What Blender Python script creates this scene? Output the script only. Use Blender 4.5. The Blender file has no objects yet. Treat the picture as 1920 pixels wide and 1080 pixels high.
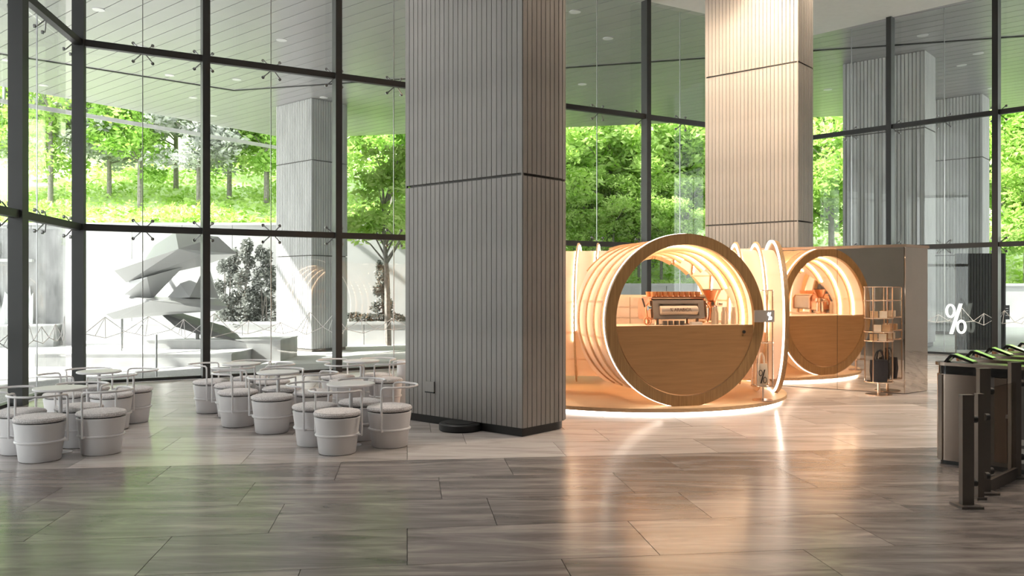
import bpy, bmesh, math, random
import numpy as np
from mathutils import Vector, Matrix
random.seed(7); RNG = np.random.default_rng(7)
C = bpy.context.scene.collection
R = math.radians; PI = math.pi
SC = bpy.context.scene

# ------------------------------------------------------------------ camera, sky, sun, exposure
H = 1.65; F = 1600.0
cam = bpy.data.cameras.new('camera'); cam.lens = 30.0; cam.sensor_width = 36.0; cam.clip_end = 500
co = bpy.data.objects.new('camera', cam); C.objects.link(co)
co.location = (0, 0, H); co.rotation_euler = (R(90), 0, 0); SC.camera = co
SC.view_settings.view_transform = 'Standard'; SC.view_settings.look = 'None'
SC.view_settings.gamma = 1.0; SC.view_settings.use_curve_mapping = False
SC.view_settings.exposure = 0.65
SC.cycles.transparent_max_bounces = 32
SC.cycles.max_bounces = 10
SC.cycles.sample_clamp_indirect = 6.0
w = bpy.data.worlds.new('overcast_white_sky'); SC.world = w; w.use_nodes = True
bg = w.node_tree.nodes['Background']; bg.inputs[0].default_value = (0.96, 0.98, 1.0, 1); bg.inputs[1].default_value = 3.0
sun = bpy.data.lights.new('sun', 'SUN'); sun.energy = 12.0; sun.angle = R(0.8); sun.color = (1, 0.97, 0.92)
so = bpy.data.objects.new('sun', sun); C.objects.link(so); so.location = (-40, 0, 40)
so.rotation_euler = Vector((0.95, 0.16, -0.66)).to_track_quat('-Z', 'Y').to_euler()

# ------------------------------------------------------------------ materials
def newmat(name):
    m = bpy.data.materials.new(name); m.use_nodes = True
    nt = m.node_tree; nt.nodes.clear()
    out = nt.nodes.new('ShaderNodeOutputMaterial')
    return m, nt, out
def mat(name, col, rough=0.5, metal=0.0, var=0.08, scale=6.0, stretch=(1, 1, 1), bump=0.0, bscale=None, coat=0.0, spec=0.5, objrand=0.0):
    m, nt, out = newmat(name); N = nt.nodes; L = nt.links
    b = N.new('ShaderNodeBsdfPrincipled'); L.new(b.outputs[0], out.inputs[0])
    tc = N.new('ShaderNodeTexCoord'); mp = N.new('ShaderNodeMapping'); mp.inputs['Scale'].default_value = stretch
    L.new(tc.outputs['Object'], mp.inputs[0])
    no = N.new('ShaderNodeTexNoise'); no.inputs['Scale'].default_value = scale; no.inputs['Detail'].default_value = 5
    L.new(mp.outputs[0], no.inputs['Vector'])
    r = N.new('ShaderNodeValToRGB'); r.color_ramp.elements[0].position = 0.3; r.color_ramp.elements[1].position = 0.7
    r.color_ramp.elements[0].color = tuple(c * (1 - var) for c in col) + (1,)
    r.color_ramp.elements[1].color = tuple(min(1, c * (1 + var)) for c in col) + (1,)
    L.new(no.outputs['Fac'], r.inputs[0])
    src = r.outputs[0]
    if objrand:
        oi = N.new('ShaderNodeObjectInfo'); mr = N.new('ShaderNodeMapRange')
        mr.inputs['To Min'].default_value = 1 - objrand; mr.inputs['To Max'].default_value = 1 + objrand
        L.new(oi.outputs['Random'], mr.inputs['Value'])
        vm = N.new('ShaderNodeVectorMath'); vm.operation = 'SCALE'
        L.new(src, vm.inputs[0]); L.new(mr.outputs[0], vm.inputs['Scale']); src = vm.outputs[0]
    L.new(src, b.inputs['Base Color'])
    b.inputs['Roughness'].default_value = rough; b.inputs['Metallic'].default_value = metal
    b.inputs['Coat Weight'].default_value = coat; b.inputs['Specular IOR Level'].default_value = spec
    if bump:
        n2 = N.new('ShaderNodeTexNoise'); n2.inputs['Scale'].default_value = bscale or scale * 4; n2.inputs['Detail'].default_value = 3
        L.new(mp.outputs[0], n2.inputs['Vector'])
        bp = N.new('ShaderNodeBump'); bp.inputs['Strength'].default_value = bump; bp.inputs['Distance'].default_value = 0.02
        L.new(n2.outputs['Fac'], bp.inputs['Height']); L.new(bp.outputs[0], b.inputs['Normal'])
    return m
def emit(name, col, strength):
    m, nt, out = newmat(name)
    e = nt.nodes.new('ShaderNodeEmission'); e.inputs[0].default_value = col + (1,); e.inputs[1].default_value = strength
    nt.links.new(e.outputs[0], out.inputs[0]); return m
def glass(name, tint=(0.95, 0.97, 0.95), ior=1.45, boost=1.0, rough=0.0):
    m, nt, out = newmat(name); N = nt.nodes; L = nt.links
    t = N.new('ShaderNodeBsdfTransparent'); t.inputs[0].default_value = tint + (1,)
    g = N.new('ShaderNodeBsdfGlossy'); g.inputs['Roughness'].default_value = rough
    lw = N.new('ShaderNodeLayerWeight'); lw.inputs['Blend'].default_value = 0.5
    pw = N.new('ShaderNodeMath'); pw.operation = 'POWER'; pw.inputs[1].default_value = 5.0; L.new(lw.outputs['Facing'], pw.inputs[0])
    r0 = ((ior - 1) / (ior + 1)) ** 2
    ml = N.new('ShaderNodeMath'); ml.operation = 'MULTIPLY_ADD'; ml.inputs[1].default_value = (1 - r0) * boost; ml.inputs[2].default_value = r0 * boost; ml.use_clamp = True
    L.new(pw.outputs[0], ml.inputs[0])
    mx = N.new('ShaderNodeMixShader'); L.new(ml.outputs[0], mx.inputs[0]); L.new(t.outputs[0], mx.inputs[1]); L.new(g.outputs[0], mx.inputs[2])
    L.new(mx.outputs[0], out.inputs[0]); return m
def leafmat(name, dark, light, scale=1.2, trans=0.45, rough=0.45):
    m, nt, out = newmat(name); N = nt.nodes; L = nt.links
    tc = N.new('ShaderNodeTexCoord'); no = N.new('ShaderNodeTexNoise'); no.inputs['Scale'].default_value = scale; no.inputs['Detail'].default_value = 6
    L.new(tc.outputs['Object'], no.inputs['Vector'])
    r = N.new('ShaderNodeValToRGB'); r.color_ramp.elements[0].position = 0.35; r.color_ramp.elements[1].position = 0.65
    r.color_ramp.elements[0].color = dark + (1,); r.color_ramp.elements[1].color = light + (1,)
    L.new(no.outputs['Fac'], r.inputs[0])
    b = N.new('ShaderNodeBsdfPrincipled'); b.inputs['Roughness'].default_value = rough
    t = N.new('ShaderNodeBsdfTranslucent'); L.new(r.outputs[0], b.inputs['Base Color']); L.new(r.outputs[0], t.inputs[0])
    mx = N.new('ShaderNodeMixShader'); mx.inputs[0].default_value = trans
    L.new(b.outputs[0], mx.inputs[1]); L.new(t.outputs[0], mx.inputs[2]); L.new(mx.outputs[0], out.inputs[0]); return m
def marble(name, dark, mid, light, rough):
    m, nt, out = newmat(name); N = nt.nodes; L = nt.links
    b = N.new('ShaderNodeBsdfPrincipled'); L.new(b.outputs[0], out.inputs[0])
    tc = N.new('ShaderNodeTexCoord'); oi = N.new('ShaderNodeObjectInfo')
    cb = N.new('ShaderNodeCombineXYZ'); ml = N.new('ShaderNodeMath'); ml.operation = 'MULTIPLY'; ml.inputs[1].default_value = 37.0
    L.new(oi.outputs['Random'], ml.inputs[0]); L.new(ml.outputs[0], cb.inputs[0]); L.new(ml.outputs[0], cb.inputs[1]); L.new(ml.outputs[0], cb.inputs[2])
    rt = N.new('ShaderNodeMapping'); rt.inputs['Rotation'].default_value = (0, 0, R(16)); rt.inputs['Scale'].default_value = (0.55, 3.4, 1)
    L.new(tc.outputs['Object'], rt.inputs[0])
    ad = N.new('ShaderNodeVectorMath'); ad.operation = 'ADD'; L.new(rt.outputs[0], ad.inputs[0]); L.new(cb.outputs[0], ad.inputs[1])
    no = N.new('ShaderNodeTexNoise'); no.inputs['Scale'].default_value = 1.5; no.inputs['Detail'].default_value = 9
    no.inputs['Roughness'].default_value = 0.62; no.inputs['Distortion'].default_value = 0.9
    L.new(ad.outputs[0], no.inputs['Vector'])
    r = N.new('ShaderNodeValToRGB'); e = r.color_ramp.elements
    e[0].position = 0.34; e[0].color = dark + (1,); e[1].position = 0.70; e[1].color = light + (1,)
    k = e.new(0.5); k.color = mid + (1,)
    L.new(no.outputs['Fac'], r.inputs[0])
    mr = N.new('ShaderNodeMapRange'); mr.inputs['To Min'].default_value = 0.82; mr.inputs['To Max'].default_value = 1.18
    L.new(oi.outputs['Random'], mr.inputs['Value'])
    vm = N.new('ShaderNodeVectorMath'); vm.operation = 'SCALE'; L.new(r.outputs[0], vm.inputs[0]); L.new(mr.outputs[0], vm.inputs['Scale'])
    L.new(vm.outputs[0], b.inputs['Base Color'])
    b.inputs['Roughness'].default_value = rough; b.inputs['Specular IOR Level'].default_value = 0.6
    return m
def woodmat(name, dark, light, direction='x', rough=0.45, scale=1.0):
    st = {'x': (1.2, 22, 22), 'z': (22, 22, 1.2), 'y': (22, 1.2, 22), 'h': (1.0, 1.0, 16)}[direction]
    m, nt, out = newmat(name); N = nt.nodes; L = nt.links
    b = N.new('ShaderNodeBsdfPrincipled'); L.new(b.outputs[0], out.inputs[0]); b.inputs['Roughness'].default_value = rough
    tc = N.new('ShaderNodeTexCoord'); mp = N.new('ShaderNodeMapping'); mp.inputs['Scale'].default_value = tuple(s * scale for s in st)
    L.new(tc.outputs['Object'], mp.inputs[0])
    no = N.new('ShaderNodeTexNoise'); no.inputs['Scale'].default_value = 2.0; no.inputs['Detail'].default_value = 6; no.inputs['Distortion'].default_value = 0.4
    L.new(mp.outputs[0], no.inputs['Vector'])
    r = N.new('ShaderNodeValToRGB'); r.color_ramp.elements[0].position = 0.3; r.color_ramp.elements[1].position = 0.7
    r.color_ramp.elements[0].color = dark + (1,); r.color_ramp.elements[1].color = light + (1,)
    L.new(no.outputs['Fac'], r.inputs[0]); L.new(r.outputs[0], b.inputs['Base Color'])
    return m

M = {}
M['dark_tile'] = marble('dark veined stone', (0.102, 0.091, 0.088), (0.178, 0.160, 0.154), (0.325, 0.29, 0.272), 0.22)
M['light_tile'] = marble('light veined stone', (0.35, 0.31, 0.295), (0.48, 0.435, 0.415), (0.57, 0.525, 0.50), 0.18)
M['grout'] = mat('grout', (0.09, 0.085, 0.08), 0.7)
M['ceiling'] = mat('white plaster', (0.78, 0.78, 0.77), 0.8, var=0.02)
M['plaster'] = mat('pale grey plaster', (0.55, 0.54, 0.53), 0.8, var=0.03, scale=2)
M['frame'] = mat('charcoal painted steel', (0.016, 0.016, 0.016), 0.45, var=0.12, scale=3)
M['steel'] = mat('brushed steel', (0.32, 0.32, 0.32), 0.3, 1.0)
M['glass'] = glass('facade glass')
M['clad'] = mat('grey fluted stone batten', (0.245, 0.229, 0.219), 0.6, var=0.12, scale=5, stretch=(1, 1, 0.25), bump=0.05, bscale=60, objrand=0.05)
M['cladcore'] = mat('dark groove', (0.13, 0.122, 0.115), 0.8)
M['extclad'] = mat('grey fluted stone outdoors', (0.40, 0.40, 0.395), 0.7, var=0.10, scale=3, stretch=(1, 1, 0.25))
M['black'] = mat('black rubber', (0.012, 0.012, 0.012), 0.5)
M['plank'] = mat('pale grey soffit metal', (0.385, 0.37, 0.385), 0.30, 0.25, var=0.03, scale=1.5, objrand=0.03)
M['lamp'] = emit('downlight lens', (1, 0.95, 0.88), 9)
M['white_paint'] = mat('white powder coat', (0.70, 0.685, 0.70), 0.42, var=0.02)
M['boucle'] = mat('light boucle fabric', (0.64, 0.61, 0.615), 0.95, var=0.28, scale=85, bump=0.6, bscale=110)
M['decal'] = mat('white frosted film', (0.85, 0.85, 0.85), 0.6, var=0.01)
M['oak'] = woodmat('brown oak', (0.27, 0.155, 0.065), (0.40, 0.24, 0.105), 'z', 0.42)
M['oakh'] = woodmat('brown oak panel', (0.37, 0.20, 0.085), (0.45, 0.25, 0.108), 'h', 0.42)
M['birch'] = woodmat('birch plywood', (0.62, 0.40, 0.22), (0.74, 0.50, 0.29), 'x', 0.5)
M['led'] = emit('warm light strip', (1.0, 0.72, 0.46), 11)
M['led_white'] = emit('portal light strip', (1.0, 0.86, 0.72), 6)
M['under'] = emit('podium light strip', (1.0, 0.92, 0.82), 9)
M['cream'] = mat('cream laminate', (0.80, 0.70, 0.58), 0.5, var=0.02)
M['copper'] = mat('brushed copper', (0.80, 0.42, 0.26), 0.28, 1.0, var=0.08, scale=20)
M['rosegold'] = mat('rose gold metal', (0.86, 0.66, 0.52), 0.22, 1.0, var=0.03)
M['champagne'] = mat('champagne metal drum', (0.95, 0.83, 0.73), 0.32, 0.25, var=0.03)
M['greymetal'] = mat('satin grey metal', (0.46, 0.42, 0.385), 0.4, 0.15, var=0.05)
M['chrome'] = mat('polished chrome', (0.85, 0.83, 0.8), 0.1, 1.0, var=0.02)
M['engraving'] = mat('engraved lettering', (0.32, 0.22, 0.17), 0.5)
M['terracotta'] = mat('terracotta cup glaze', (0.78, 0.40, 0.18), 0.35, var=0.1)
M['paperwhite'] = mat('white paper', (0.82, 0.78, 0.72), 0.7, var=0.02)
M['kraft'] = mat('kraft card', (0.56, 0.40, 0.26), 0.7, var=0.06)
M['navy'] = mat('navy canvas', (0.018, 0.021, 0.032), 0.85, var=0.2, scale=40)
M['acrylic'] = glass('clear acrylic', (0.97, 0.95, 0.92), 1.4)
M['mirror'] = mat('bronze mirror', (0.80, 0.73, 0.66), 0.03, 1.0, var=0.01)
M['bronze'] = mat('bronze stainless', (0.23, 0.18, 0.148), 0.26, 1.0, var=0.06, scale=2, stretch=(1, 1, 3))
M['darkbronze'] = mat('dark bronze paint', (0.13, 0.115, 0.105), 0.42, 0.5, var=0.06)
M['blackglass'] = mat('black glass', (0.01, 0.01, 0.01), 0.06, var=0.0, coat=0.6)
M['sign'] = emit('lit sign face', (0.96, 1.0, 0.88), 1.6)
M['signgrey'] = mat('grey sign plate', (0.42, 0.38, 0.35), 0.3)
M['signwhite'] = emit('lit mark', (1, 1, 1), 2.2)
M['ink'] = mat('black print', (0.02, 0.018, 0.016), 0.6)
M['paving'] = mat('pale paving', (0.56, 0.56, 0.555), 0.8, var=0.06, scale=3)
M['gravel'] = mat('grey gravel', (0.40, 0.395, 0.39), 0.9, var=0.45, scale=45, bump=0.8, bscale=60)
M['concrete'] = mat('pale concrete', (0.50, 0.50, 0.495), 0.8, var=0.06, scale=1.2)
M['concrete2'] = mat('grey concrete', (0.42, 0.42, 0.415), 0.85, var=0.12, scale=2)
M['waterstone'] = mat('wet grey stone', (0.27, 0.27, 0.27), 0.3, var=0.35, scale=3, stretch=(1, 1, 0.3), bump=0.4)
M['water'] = mat('falling water', (0.70, 0.72, 0.72), 0.2, var=0.35, scale=9, stretch=(1, 1, 0.15), bump=0.6)
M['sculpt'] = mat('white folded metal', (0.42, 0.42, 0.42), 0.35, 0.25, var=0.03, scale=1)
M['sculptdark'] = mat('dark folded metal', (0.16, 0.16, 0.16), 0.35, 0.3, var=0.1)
M['bark'] = mat('grey bark', (0.24, 0.22, 0.20), 0.9, var=0.3, scale=8)
M['leafA'] = leafmat('fresh green leaves', (0.18, 0.37, 0.035), (0.54, 0.76, 0.22), trans=0.5)
M['leafB'] = leafmat('yellow green leaves', (0.28, 0.48, 0.05), (0.68, 0.85, 0.34), trans=0.55)
M['leafC'] = leafmat('silvery leaves', (0.24, 0.26, 0.23), (0.68, 0.70, 0.66), trans=0.35)
M['leafD'] = leafmat('dull grey foliage', (0.13, 0.14, 0.125), (0.34, 0.355, 0.33), scale=3, trans=0.3)
M['grass'] = leafmat('grassy hillside', (0.28, 0.42, 0.12), (0.60, 0.72, 0.40), scale=0.5, trans=0.2)
def skin():
    m, nt, out = newmat('peach translucent shell'); N = nt.nodes; L = nt.links
    d = N.new('ShaderNodeBsdfDiffuse'); t = N.new('ShaderNodeBsdfTranslucent')
    tc = N.new('ShaderNodeTexCoord'); no = N.new('ShaderNodeTexNoise'); no.inputs['Scale'].default_value = 2.0; L.new(tc.outputs['Object'], no.inputs['Vector'])
    r = N.new('ShaderNodeValToRGB'); r.color_ramp.elements[0].color = (0.87, 0.70, 0.55, 1); r.color_ramp.elements[1].color = (0.92, 0.76, 0.62, 1)
    L.new(no.outputs['Fac'], r.inputs[0]); L.new(r.outputs[0], d.inputs[0]); L.new(r.outputs[0], t.inputs[0])
    a = N.new('ShaderNodeMixShader'); a.inputs[0].default_value = 0.5; L.new(d.outputs[0], a.inputs[1]); L.new(t.outputs[0], a.inputs[2])
    L.new(a.outputs[0], out.inputs[0]); return m
M['skin'] = skin()

# ------------------------------------------------------------------ mesh helpers
class MB:
    def __init__(s): s.v = []; s.f = []
    def add(s, vs, fs):
        n = len(s.v); s.v += [tuple(v) for v in vs]; s.f += [tuple(i + n for i in f) for f in fs]; return s
    def box(s, c, d, rz=0.0):
        cs, sn = math.cos(rz), math.sin(rz); vs = []
        for z in (-1, 1):
            for x, y in ((-1, -1), (1, -1), (1, 1), (-1, 1)):
                px, py = x * d[0] / 2, y * d[1] / 2
                vs.append((c[0] + px * cs - py * sn, c[1] + px * sn + py * cs, c[2] + z * d[2] / 2))
        return s.add(vs, [(3, 2, 1, 0), (4, 5, 6, 7), (0, 1, 5, 4), (1, 2, 6, 5), (2, 3, 7, 6), (3, 0, 4, 7)])
    def prism(s, poly, z0, z1):
        n = len(poly)
        return s.add([(p[0], p[1], z0) for p in poly] + [(p[0], p[1], z1) for p in poly],
                     [tuple(range(n - 1, -1, -1)), tuple(range(n, 2 * n))] + [(i, (i + 1) % n, n + (i + 1) % n, n + i) for i in range(n)])
    def extrude(s, poly3, vec):
        n = len(poly3); q = [(p[0] + vec[0], p[1] + vec[1], p[2] + vec[2]) for p in poly3]
        return s.add(list(poly3) + q, [tuple(range(n - 1, -1, -1)), tuple(range(n, 2 * n))] + [(i, (i + 1) % n, n + (i + 1) % n, n + i) for i in range(n)])
    def lathe(s, prof, n=32, c=(0, 0, 0)):
        vs = []; fs = []; k = len(prof)
        for i in range(n):
            a = 2 * PI * i / n
            for r, z in prof: vs.append((c[0] + r * math.cos(a), c[1] + r * math.sin(a), c[2] + z))
        for i in range(n):
            j = (i + 1) % n
            for q in range(k - 1): fs.append((i * k + q, j * k + q, j * k + q + 1, i * k + q + 1))
        fs.append(tuple(i * k for i in range(n))[::-1]); fs.append(tuple(i * k + k - 1 for i in range(n)))
        return s.add(vs, fs)
    def tube(s, pts, r, n=8, closed=False):
        P = [Vector(p) for p in pts]; m = len(P); rr = r if isinstance(r, (list, tuple)) else [r] * m
        vs = []; prev = None
        for i in range(m):
            a = P[(i - 1) % m] if (closed or i > 0) else P[i]; b = P[(i + 1) % m] if (closed or i < m - 1) else P[i]
            t = (b - a).normalized()
            if prev is None:
                u = t.orthogonal().normalized()
            else:
                u = (prev - t * prev.dot(t)).normalized()
            prev = u; v = t.cross(u)
            for k in range(n):
                an = 2 * PI * k / n; vs.append(P[i] + (u * math.cos(an) + v * math.sin(an)) * rr[i])
        fs = []
        for i in range(m if closed else m - 1):
            j = (i + 1) % m
            for k in range(n): fs.append((i * n + k, i * n + (k + 1) % n, j * n + (k + 1) % n, j * n + k))
        if not closed: fs += [tuple(range(n))[::-1], tuple((m - 1) * n + k for k in range(n))]
        return s.add(vs, fs)
    def mesh(s, name, sharp=35):
        me = bpy.data.meshes.new(name); me.from_pydata(s.v, [], s.f)
        bm = bmesh.new(); bm.from_mesh(me); bmesh.ops.recalc_face_normals(bm, faces=bm.faces); bm.to_mesh(me); bm.free()
        if sharp: me.shade_smooth(); me.set_sharp_from_angle(angle=R(sharp))
        return me
    def build(s, name, m, parent=None, loc=(0, 0, 0), rz=0.0, sharp=35):
        return link(name, s.mesh(name, sharp), m, parent, loc, rz)
def link(name, me, m, parent=None, loc=(0, 0, 0), rz=0.0):
    if m is not None and not me.materials: me.materials.append(M[m])
    o = bpy.data.objects.new(name, me); C.objects.link(o); o.parent = parent; o.location = loc; o.rotation_euler = (0, 0, rz); return o
def tag(o, label, cat, group=None, kind=None):
    o['label'] = label; o['category'] = cat
    if group: o['group'] = group
    if kind: o['kind'] = kind
    return o
def thing(name, label, cat, loc=(0, 0, 0), rz=0.0, group=None):
    o = bpy.data.objects.new(name, None); C.objects.link(o); o.location = loc; o.rotation_euler = (0, 0, rz); o.empty_display_size = 0.2
    return tag(o, label, cat, group)
def struct(name, me=None, m=None, loc=(0, 0, 0), rz=0.0):
    o = bpy.data.objects.new(name, me); C.objects.link(o); o.location = loc; o.rotation_euler = (0, 0, rz)
    if me is not None and m: me.materials.append(M[m])
    o['kind'] = 'structure'; return o
def copy_tree(o, parent=None, loc=None, rz=None):
    c = o.copy(); C.objects.link(c); c.parent = parent
    if loc is not None: c.location = loc
    if rz is not None: c.rotation_euler = (0, 0, rz)
    for ch in o.children: copy_tree(ch, c)
    return c
def hullmesh(name, pts):
    bm = bmesh.new()
    for p in pts: bm.verts.new(p)
    r = bmesh.ops.convex_hull(bm, input=bm.verts)
    bmesh.ops.delete(bm, geom=[g for g in r['geom_interior'] if isinstance(g, bmesh.types.BMVert)], context='VERTS')
    me = bpy.data.meshes.new(name); bm.to_mesh(me); bm.free(); return me
def gp(px, py, z=0.0):
    Y = (H - z) * F / (py - 540.0); return ((px - 960.0) / F * Y, Y)
def at(px, py, Y): return ((px - 960.0) / F * Y, Y, H - (py - 540.0) / F * Y)
def textmesh(name, body, size, extrude=0.003):
    cu = bpy.data.curves.new(name, 'FONT'); cu.body = body; cu.size = size; cu.extrude = extrude; cu.align_x = 'CENTER'; cu.align_y = 'CENTER'
    t = bpy.data.objects.new(name, cu); C.objects.link(t)
    dg = bpy.context.evaluated_depsgraph_get(); me = bpy.data.meshes.new_from_object(t.evaluated_get(dg))
    bpy.data.objects.remove(t); bpy.data.curves.remove(cu); return me
def percent(mb, cx, cz, h, th=0.01, y=0.0, slim=False):
    """the round-eyed percent mark, standing in the xz plane"""
    w = h * 0.60; sw = h * (0.045 if slim else 0.05)
    for ex, ez in ((cx - w * 0.27, cz + h * 0.26), (cx + w * 0.27, cz - h * 0.26)):
        n = 20; ro, ri = (h * 0.15, h * 0.23), (h * (0.105 if slim else 0.085), h * (0.18 if slim else 0.165))
        vs = []; fs = []
        for k in range(n):
            a = 2 * PI * k / n
            for yy in (y, y + th):
                for rr in (ro, ri): vs.append((ex + rr[0] * math.cos(a), yy, ez + rr[1] * math.sin(a)))
        for k in range(n):
            j = (k + 1) % n; a, b = 4 * k, 4 * j
            fs += [(a, b, b + 1, a + 1), (a + 2, a + 3, b + 3, b + 2), (a, a + 2, b + 2, b), (a + 1, b + 1, b + 3, a + 3)]
        mb.add(vs, fs)
    mb.extrude([(cx - w * 0.24 - sw, y, cz - h / 2), (cx - w * 0.24 + sw, y, cz - h / 2), (cx + w * 0.24 + sw, y, cz + h / 2), (cx + w * 0.24 - sw, y, cz + h / 2)], (0, th, 0))
def clip(poly, planes):
    """planes: (nx, ny, d) keep nx*x+ny*y<=d"""
    for nx, ny, d in planes:
        out = []
        for i in range(len(poly)):
            a, b = poly[i], poly[(i + 1) % len(poly)]
            da, db = nx * a[0] + ny * a[1] - d, nx * b[0] + ny * b[1] - d
            if da <= 0: out.append(a)
            if (da < 0 < db) or (db < 0 < da):
                t = da / (da - db); out.append((a[0] + (b[0] - a[0]) * t, a[1] + (b[1] - a[1]) * t))
        poly = out
        if len(poly) < 3: return []
    return poly
def area(p): return 0.5 * abs(sum(p[i][0] * p[(i + 1) % len(p)][1] - p[(i + 1) % len(p)][0] * p[i][1] for i in range(len(p))))
def convex_planes(P):
    """P counter-clockwise"""
    out = []
    for i in range(len(P)):
        a, b = P[i], P[(i + 1) % len(P)]; l = math.hypot(b[0] - a[0], b[1] - a[1])
        n = ((b[1] - a[1]) / l, -(b[0] - a[0]) / l); out.append((n[0], n[1], n[0] * a[0] + n[1] * a[1]))
    return out

# ------------------------------------------------------------------ the room shell
CEIL = 8.65; T1Z, T2Z = 2.685, 5.82
PC = (-7.36, 14.5); PL = (8.245, 23.755); dR = (0.685, -0.729); dF = (0.860, 0.510); dW = (0.165, -0.986)
PLend = (PC[0] + dW[0] * 9.6, PC[1] + dW[1] * 9.6)
PRend = (PL[0] + dR[0] * (2.27 + 2.5 * 5), PL[1] + dR[1] * (2.27 + 2.5 * 5))
PB0 = (PC[0] + dW[0] * 22.8, PC[1] + dW[1] * 22.8)
ROOM = [PB0, (PRend[0], PB0[1]), PRend, PL, PC]
planes = convex_planes(ROOM)
fl = struct('floor', MB().prism(ROOM, -0.30, -0.012).mesh('floor', None), 'grout')
ta = R(7.0); tx, ty = (math.cos(ta), math.sin(ta)), (-math.sin(ta), math.cos(ta))
TW, TH_, G = 1.55, 0.78, 0.005
def tworld(a, b): return (a * tx[0] + b * ty[0], a * tx[1] + b * ty[1])
row0 = 8.24
cells = []
for j in range(-24, 24):
    for i in range(-14, 14):
        off = (0.0, 0.62, 0.27, 0.93)[j % 4]
        a0, b0 = i * TW + off, row0 + j * TH_
        q = [tworld(a0 + G / 2, b0 + G / 2), tworld(a0 + TW - G / 2, b0 + G / 2), tworld(a0 + TW - G / 2, b0 + TH_ - G / 2), tworld(a0 + G / 2, b0 + TH_ - G / 2)]
        q = clip(q, planes)
        if len(q) < 3 or area(q) < 0.02: continue
        cx, cy = sum(p[0] for p in q) / len(q), sum(p[1] for p in q) / len(q)
        inview = cy > 3.6 and abs(cx) < 0.62 * cy + 1.3
        cells.append((inview, cy, q, 'dark_tile' if j < 0 else 'light_tile', cx, cy))
vis = sorted([c for c in cells if c[0]], key=lambda c: c[1])
rest_d, rest_l = MB(), MB()
for k, (iv, _, q, m, cx, cy) in enumerate(vis):
    if k < 290:
        MB().prism([(p[0] - cx, p[1] - cy) for p in q], -0.012, 0.0).build('tile', m, fl, (cx, cy, 0), sharp=None)
    else: (rest_d if m == 'dark_tile' else rest_l).prism(q, -0.012, 0)
for c in cells:
    if not c[0]: (rest_d if c[3] == 'dark_tile' else rest_l).prism(c[2], -0.012, 0)
for nm, mb, m in (('dark_tiles_beyond_view', rest_d, 'dark_tile'), ('pale_tiles_beyond_view', rest_l, 'light_tile')):
    if mb.v: o = mb.build(nm, m, fl, sharp=None); o['kind'] = 'stuff'
struct('ceiling', MB().prism(ROOM, CEIL, CEIL + 0.10).mesh('ceiling', None), 'ceiling')
def wallbox(name, a, b, z0=0, z1=CEIL, t=0.25, m='plaster'):
    l = math.hypot(b[0] - a[0], b[1] - a[1]); rz = math.atan2(b[1] - a[1], b[0] - a[0])
    return struct(name, MB().box((l / 2, 0, (z0 + z1) / 2), (l, t, z1 - z0)).mesh(name, None), m, (a[0], a[1], 0), rz)
wallbox('wall_left', PLend, PB0); wallbox('wall_back', PB0, (PRend[0], PB0[1])); wallbox('wall_right', (PRend[0], PB0[1]), PRend)

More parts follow.
